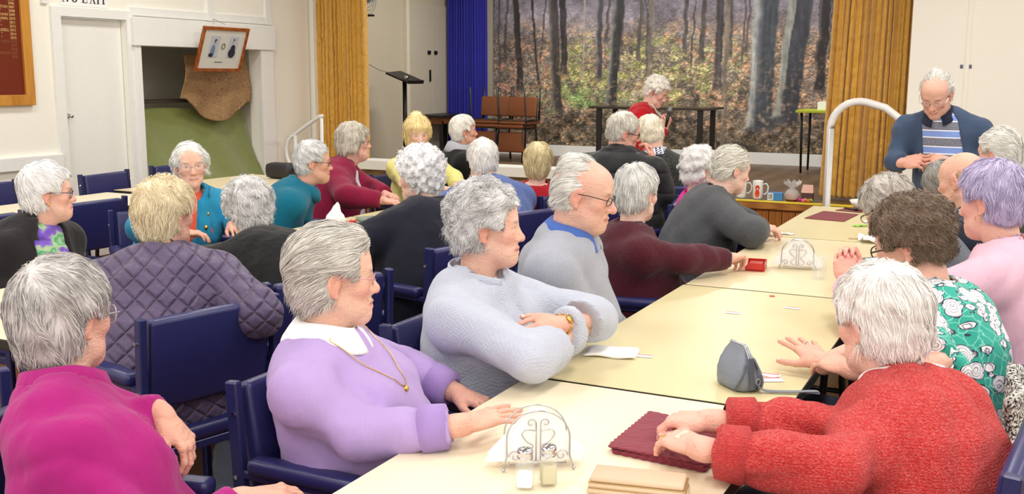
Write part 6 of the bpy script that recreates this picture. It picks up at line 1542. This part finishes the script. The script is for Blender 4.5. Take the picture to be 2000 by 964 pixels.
# ---- second row, far side
sit('woman with short white hair, black jacket and a purple and green scarf', 'navy vinyl armchair under the woman in the purple scarf', (-4.00, 3.08), -82, (-3.875, 3.20, 1.075), -40, hpitch=2, cyaw=-84, res='mid', fat=1.25, hs=1.0, jowl=1.3,
    cloth=dict(mat=fabric('black_shell', (34, 32, 34)), infl=.034, arm=1.3, collar='stand', colh=.03, colr=.018, ch=.014, cr=.014, gap=2.0, open=(.085, .10)), inner=dict(name='scarf_wrap', mat=fabric('violet_scarf', (84, 56, 150), 'scarf'), infl=.022, ch=.045), panels=[dict(name='scarf', mat=fabric('violet_scarf', (84, 56, 150), 'scarf'), infl=.046, w=.085, t0=.40, t1=.99, front=.0)],
    hair=HS('hair_white_layer', (196, 194, 194), (252, 252, 252), t=.020, flow='fwd', len=.06, mess=.5, nape=-.088, fringe=False), glasses=GL(plain('navy_frame', (46, 56, 80), .3), r=.0018, h=.020), tone=(232, 180, 158), extras=[earring(M['gold'])])
sit('woman in a teal fleece coat over a coral top facing across the table', 'navy vinyl armchair under the woman in the teal fleece coat', (-4.10, 4.13), -125, (-3.925, 4.14, 1.125), -130, hpitch=3, hroll=3, cyaw=-112, res='mid', slouch=.04, jaw=.92, jowl=.8,
    cloth=dict(mat=fabric('teal_fleece', (34, 134, 174)), infl=.030, arm=1.25, collar='stand', colh=.04, colr=.022, ch=.012, cr=.02, gap=1.5, open=(.035, .012)), inner=dict(name='top', mat=fabric('coral_top', (222, 92, 70)), infl=.014, ch=.035),
    hair=HS('hair_white_fringe', (206, 204, 200), (250, 250, 248), cut='bob', t=.007, flow='side', part=-.03, len=.08, mess=.12, nape=-.055, hl=-.004, ear=True), glasses=GL(CLEARG, r=.0013, w=.024, h=.016), tone=(228, 178, 152), extras=[brooch(M['gold'], .78, -.075, .008), brooch(M['gold'], .62, -.06, .011)], R=dict(w=(-3.80, 3.92, .80), d=(.6, .65, -.05), up=(0, 0, 1), pose='relax'), L=dict(w=(-3.73, 4.22, .80), d=(.7, -.4, -.05), up=(0, 0, 1), pose='relax'))
sit('woman in a teal jumper with a wide rolled collar and cropped grey hair', 'navy vinyl armchair under the woman in the teal jumper', (-4.06, 4.88), -70, (-3.80, 5.03, 1.08), -52, hpitch=4, cyaw=-62, res='mid', hs=1.0, slouch=.08,
    cloth=dict(mat=fabric('teal_knit', (12, 104, 130)), collar='cowl', colh=.05, gap=.0, cr=.004, ch=.02, infl=.024, arm=1.2), hair=HS('hair_crop_grey', (140, 140, 142), (232, 232, 232), t=.013, flow='fwd', len=.05, mess=.25, nape=-.08, hl=.005), glasses=GL(M['blackmetal'], r=.0016, w=.022, h=.012), tone=(214, 156, 126))
sit('woman in a burgundy cardigan over a patterned top with a straight grey bob', 'navy vinyl armchair under the woman in the burgundy cardigan', (-4.18, 5.62), -75, (-4.065, 5.83, 1.15), -52, hpitch=2, cyaw=-66, res='mid', fat=1.25, bust=1.3, jowl=1.3, hs=1.02,
    cloth=dict(name='cardigan', mat=fabric('burgundy', (132, 22, 58)), infl=.028, arm=1.25, collar='none', ch=.012, cr=.012, open=(.06, .09)), inner=dict(name='top', mat=fabric('grey_print', (84, 92, 118), 'print', rgb2=(214, 216, 226)), infl=.016, ch=.0),
    hair=HS('hair_bob', (138, 128, 112), (226, 220, 206), cut='bob', t=.014, flow='down', len=.09, mess=.06, nape=-.075, crown=(0, -.03, .125), ear=False, fringe=True), glasses=GL(plain('bronze_frame', (120, 100, 80), .3, .5), r=.0014, h=.013), tone=(232, 178, 158), R=dict(w=(-3.66, 5.56, .80), d=(.9, .2, -.1), up=(0, 0, 1), pose='relax'), L='table')
sit('woman in a pale yellow top with blonde hair pinned up and a fringe', 'navy vinyl armchair under the woman in pale yellow', (-4.05, 6.62), -110, (-3.995, 6.545, 1.165), -136, hpitch=6, res='mid', bust=1.1, fat=1.05,
    cloth=dict(mat=fabric('pale_yellow', (226, 220, 140)), collar='none', ch=.012, arm=1.15), hair=HS('hair_yellow', (206, 174, 110), (250, 232, 174), t=.024, flow='down', len=.075, mess=.45, fluff=2.5, nape=-.10, bun=True, fringe=True, ear=False, crown=(0, -.02, .14)), L=dict(w=(-3.70, 6.60, .79), d=(.9, 0, 0), up=(0, 0, 1), pose='relax'), R='table', brow=(170, 140, 100))
sit('woman with white hair, grey scarf and black top, in profile near the stage', 'navy vinyl armchair under the woman with the grey scarf', (-4.17, 7.46), -65, (-4.06, 7.365, 1.152), -52, hpitch=0, res='mid', cyaw=-50,
    cloth=dict(mat=fabric('black_top', (24, 26, 26)), collar='cowl', colmat=fabric('grey_scarf', (176, 178, 188)), colh=.075, colr=.006, gap=0, cr=.008, ch=.02, infl=.024), hair=HS('hair_white_smooth', (206, 202, 192), (250, 248, 240), t=.016, flow='fwd', len=.07, mess=.15, nape=-.085), tone=(226, 160, 130), extras=[earring(PEARL)])
# ---- first row, right side
sit('woman in a red moss-knit jumper with white hair, hands on the maroon placemats', 'navy vinyl armchair under the woman in the red knit jumper', (-.14, 2.40), 84, (-.275, 2.545, 1.025), 54, cx=-.05, cyo=-.04, hpitch=10, cyaw=70, res='near', fat=1.28, shoulder=1.08, slouch=.13, hs=1.04,
    cloth=dict(mat=fabric('red_moss_knit', (206, 44, 46), 'knit', rgb2=(240, 120, 112), scale=1.35), collar='shirt', colmat=WHITE, colh=.044, colz=.018, gap=.4, cr=.002, ch=.002, infl=.026, arm=.98, cuffmat=fabric('red_rib', (206, 48, 50), 'knit', rgb2=(232, 96, 92), scale=1.6), sleeve=.86, fold=.0075),
    hair=HS('hair_snow', (200, 192, 182), (254, 252, 250), t=.020, flow='down', len=.075, mess=.3, nape=-.082, crown=(-.02, -.05, .11), wave=.002), tone=(238, 186, 166),
    R=dict(w=(-.605, 2.265, .812), d=(-.95, .02, -.12), up=(-.12, -.05, 1), pose='cup', e=(-.335, 2.385, .79)), L=dict(w=(-.575, 2.075, .815), d=(-.80, .55, -.06), up=(-.1, -.1, 1), pose='relax', e=(-.30, 2.13, .79)), extras=[ring(-1, .022, M['gold']), plaster(-1)])
sit('woman in a green floral blouse with curly brown hair and tortoiseshell glasses', 'navy vinyl armchair under the woman in the floral blouse', (-.14, 3.28), 86, (-.285, 3.35, 1.098), 78, hpitch=18, hroll=-4, cyaw=72, res='near', fat=1.15, shoulder=1.1, slouch=.10, hs=1.06,
    cloth=dict(mat=fabric('floral_blouse', (50, 164, 146), 'floral'), collar='none', ch=.0, infl=.018, arm=1.25, sleeve=.4, fold=.0075), hair=HS('hair_brown_curl', (52, 40, 32), (134, 112, 92), cut='perm', t=.016, flow='down', len=.055, curl=.35, wave=.006, wfreq=1.2, mess=.4, nape=-.062, crown=(.02, -.02, .12)), glasses=GL(TORT, r=.0022, w=.025, h=.019, temple=1.4), tone=(230, 176, 152),
    R=dict(w=(-.475, 2.985, .785), d=(-.52, .60, .22), up=(.20, -.35, .9), pose='splay', pole=(.3, .7, -.3)), L=dict(w=(-.385, 2.90, .80), d=(-.75, .52, .04), up=(-.1, -.2, 1), pose='relax', pole=(.5, -.6, -.4)), extras=[earring(PEARL, .009), ring(1, .02, M['chrome']), necklace(M['chrome'], .002, .05, .082)])
sit('woman in a pale pink top with cropped lavender hair and clasped hands', 'navy vinyl armchair under the woman with lavender hair', (.02, 3.91), 82, (-.085, 3.96, 1.175), 62, hpitch=10, cyaw=74, res='near', fat=1.25, shoulder=1.15, hs=1.06,
    cloth=dict(mat=fabric('pale_pink', (222, 180, 198)), collar='none', ch=.016, infl=.022, arm=1.25), hair=HS('hair_lavender', (112, 100, 150), (206, 196, 226), t=.016, flow='down', len=.045, mess=.45, nape=-.085, crown=(.02, -.06, .10), fluff=2.0), tone=(234, 176, 158), nails=True,
    R=dict(w=(-.515, 3.80, .89), d=(-.25, .02, .95), up=(.05, .9, .2), pose='grip', e=(-.40, 3.72, .79)), L=dict(w=(-.52, 3.72, .885), d=(-.2, .35, .92), up=(.1, -.9, .2), pose='grip', e=(-.43, 3.52, .80)), extras=[earring(M['gold'], hoop=True)])
sit('person with wavy grey hair and thin glasses bowed over the far table', 'navy vinyl armchair under the person with wavy grey hair', (-.12, 4.49), 84, (-.485, 4.50, 1.06), 66, hpitch=30, cyaw=74, res='mid', slouch=.1, cloth=dict(mat=fabric('grey_shirt', (96, 100, 110)), collar='none', ch=.02, infl=.02),
    hair=HS('hair_grey_wave', (104, 98, 92), (196, 190, 182), cut='perm', t=.018, flow='down', len=.055, curl=.3, wave=.004, wfreq=1.2, mess=.4, nape=-.09), glasses=GL(M['blackmetal'], r=.0014), L='table', R='table')
sit('bald man in a dark suit with a pale blue shirt collar', 'navy vinyl armchair under the bald man in the dark suit', (-.06, 5.08), 84, (-.235, 5.06, 1.145), 64, hpitch=12, cyaw=75, res='mid', sex='m', hs=1.04, cloth=dict(mat=fabric('dark_suit', (40, 44, 58)), collar='shirt', colmat=fabric('pale_blue_shirt', (170, 196, 230)), colh=.035, gap=.5, infl=.02, ch=.012, arm=1.1), hair=HS('hair_shaven', (150, 120, 98), (196, 160, 136), cut='bald', t=.001, flow='down', len=.012, dens=.4, wd=.7), tone=(226, 172, 144))
sit('woman with a dark grey bob, head bowed beside the bald man', 'navy vinyl armchair under the woman with the dark grey bob', (-.04, 5.66), 84, (-.335, 5.55, 1.065), 86, hpitch=36, cyaw=82, res='mid', slouch=.1, cloth=dict(mat=fabric('olive_top', (70, 74, 70)), collar='none', ch=.02), hair=HS('hair_dark_grey', (70, 68, 66), (170, 166, 160), cut='bob', t=.012, flow='down', len=.08, mess=.1, nape=-.06, crown=(0, -.03, .12), ear=False), eyes_down=True, L='table', R='table', tone=(224, 164, 142))
sit('white-haired man in an olive jacket beside the cream wall', 'navy vinyl armchair under the man in the olive jacket', (.05, 6.27), 80, (-.115, 6.14, 1.20), 62, hpitch=10, cyaw=68, res='mid', sex='m', hs=1.05, cloth=dict(mat=fabric('olive_jacket', (88, 92, 74)), collar='stand', colh=.03, infl=.03, arm=1.2, ch=.015, cr=.01), hair=HS('hair_white_man', (180, 176, 168), (244, 242, 236), t=.013, flow='back', len=.07, mess=.2, nape=-.075), tone=(230, 172, 150))
# ---- standing
person('elderly man standing in a navy zip cardigan over a striped polo shirt', (-.325, 6.86), 172, (-.49, 6.70, 1.50), 172, hpitch=36, cyaw=172, stand=True, res='near', sex='m', hs=1.07, fat=1.22, shoulder=1.05, group='people standing', hipz=.84, slouch=.06, nose=1.2, jowl=1.2, eyes_down=True,
    cloth=dict(name='cardigan', mat=fabric('navy_cardigan', (62, 78, 104)), infl=.022, arm=1.0, collar='shirt', colmat=fabric('polo_navy', (34, 38, 58)), colh=.036, gap=.6, ch=.004, cr=.0, open=(.10, .135), hem=.06), inner=dict(name='polo_shirt', mat=fabric('striped_polo', (126, 152, 214), 'stripe'), infl=.016, ch=.02),
    hair=HS('hair_receding', (176, 172, 166), (240, 238, 232), cut='bald', t=.008, sd=.03, top=True, flow='back', len=.06, mess=.15), glasses=GL(SILV, r=.0014, w=.022, h=.014), tone=(228, 170, 146), trousers=(34, 34, 38),
    R=dict(w=(-.645, 6.66, 1.085), d=(.80, -.25, .12), up=(-.1, -.75, .6), pose='cup', e=(-.70, 6.74, 1.085)), L=dict(w=(-.375, 6.64, 1.09), d=(-.80, -.2, .12), up=(.1, -.75, .6), pose='cup', e=(-.21, 6.86, 1.095)), extras=[watch(-1, M['chrome'], .02)], hand_scale=1.1)
person('white-haired woman in a red jumper and dark apron bending with a microphone', (-3.10, 8.86), -78, (-2.965, 8.93, 1.455), -92, hpitch=30, cyaw=-76, stand=True, res='mid', fat=1.15, group='people standing', hipz=.78, slouch=.14, jowl=1.2, hs=1.02,
    cloth=dict(mat=fabric('bright_red', (190, 18, 32)), collar='none', ch=.012, infl=.02, arm=1.2), panels=[dict(name='apron', mat=fabric('apron_brown', (62, 52, 48)), infl=.032, w=.10, t0=.02, t1=.70, strap=True)],
    hair=HS('hair_white_curl', (206, 198, 184), (252, 248, 240), cut='perm', t=.014, flow='down', len=.035, curl=.6, wave=.004, wfreq=1.4, mess=.5, nape=-.078), tone=(238, 190, 170), eyes_down=True,
    R=dict(w=(-2.82, 8.76, 1.15), d=(.25, -.1, .75), up=(.6, -.5, .2), pose='grip', pole=(0, -.5, -.8)), L='hang', extras=[necklace(PEARL, .006, .10, .075, bead=True)])
def cmesh(pts, r, n=12): return MB().tube(pts, r, n)
o = empty('hand_microphone', (-2.80, 8.73, 1.225)); tag(o, 'black hand microphone with a silver grille held by the woman in red', 'microphone')
cmesh([(-.02, .02, -.10), (.02, -.01, .05)], [.011, .016]).build('handle', M['black'], o, True); MB().sphere((.032, -.018, .075), .027, 14).build('grille', plain('grille_grey', (130, 132, 136), .4, .6, bump=.004), o, True)
# apron bib of the woman in red: strap and front panel
# ---- coat hung on a chair back at the right
def coat(U, V):
    a = (U - .5) * 2.2; x = -.005 - .02 * V + .05 * np.cos(a) + .02 * np.sin(9 * U + 5 * V) + .06 * V * (U - .3); y = 2.885 + .165 * np.sin(a) + .015 * np.sin(11 * V + 3 * U); z = .86 - V * .60 - .10 * np.abs(U - .5) + .012 * np.sin(12 * U)
    return np.stack([x, y, z], -1)
drape('boucle_coat', 'black and white boucle coat hung over a chair back beside the floral blouse', coat, fabric('boucle', (214, 212, 204), 'boucle', rgb2=(38, 38, 40)), 50, 40, .02)
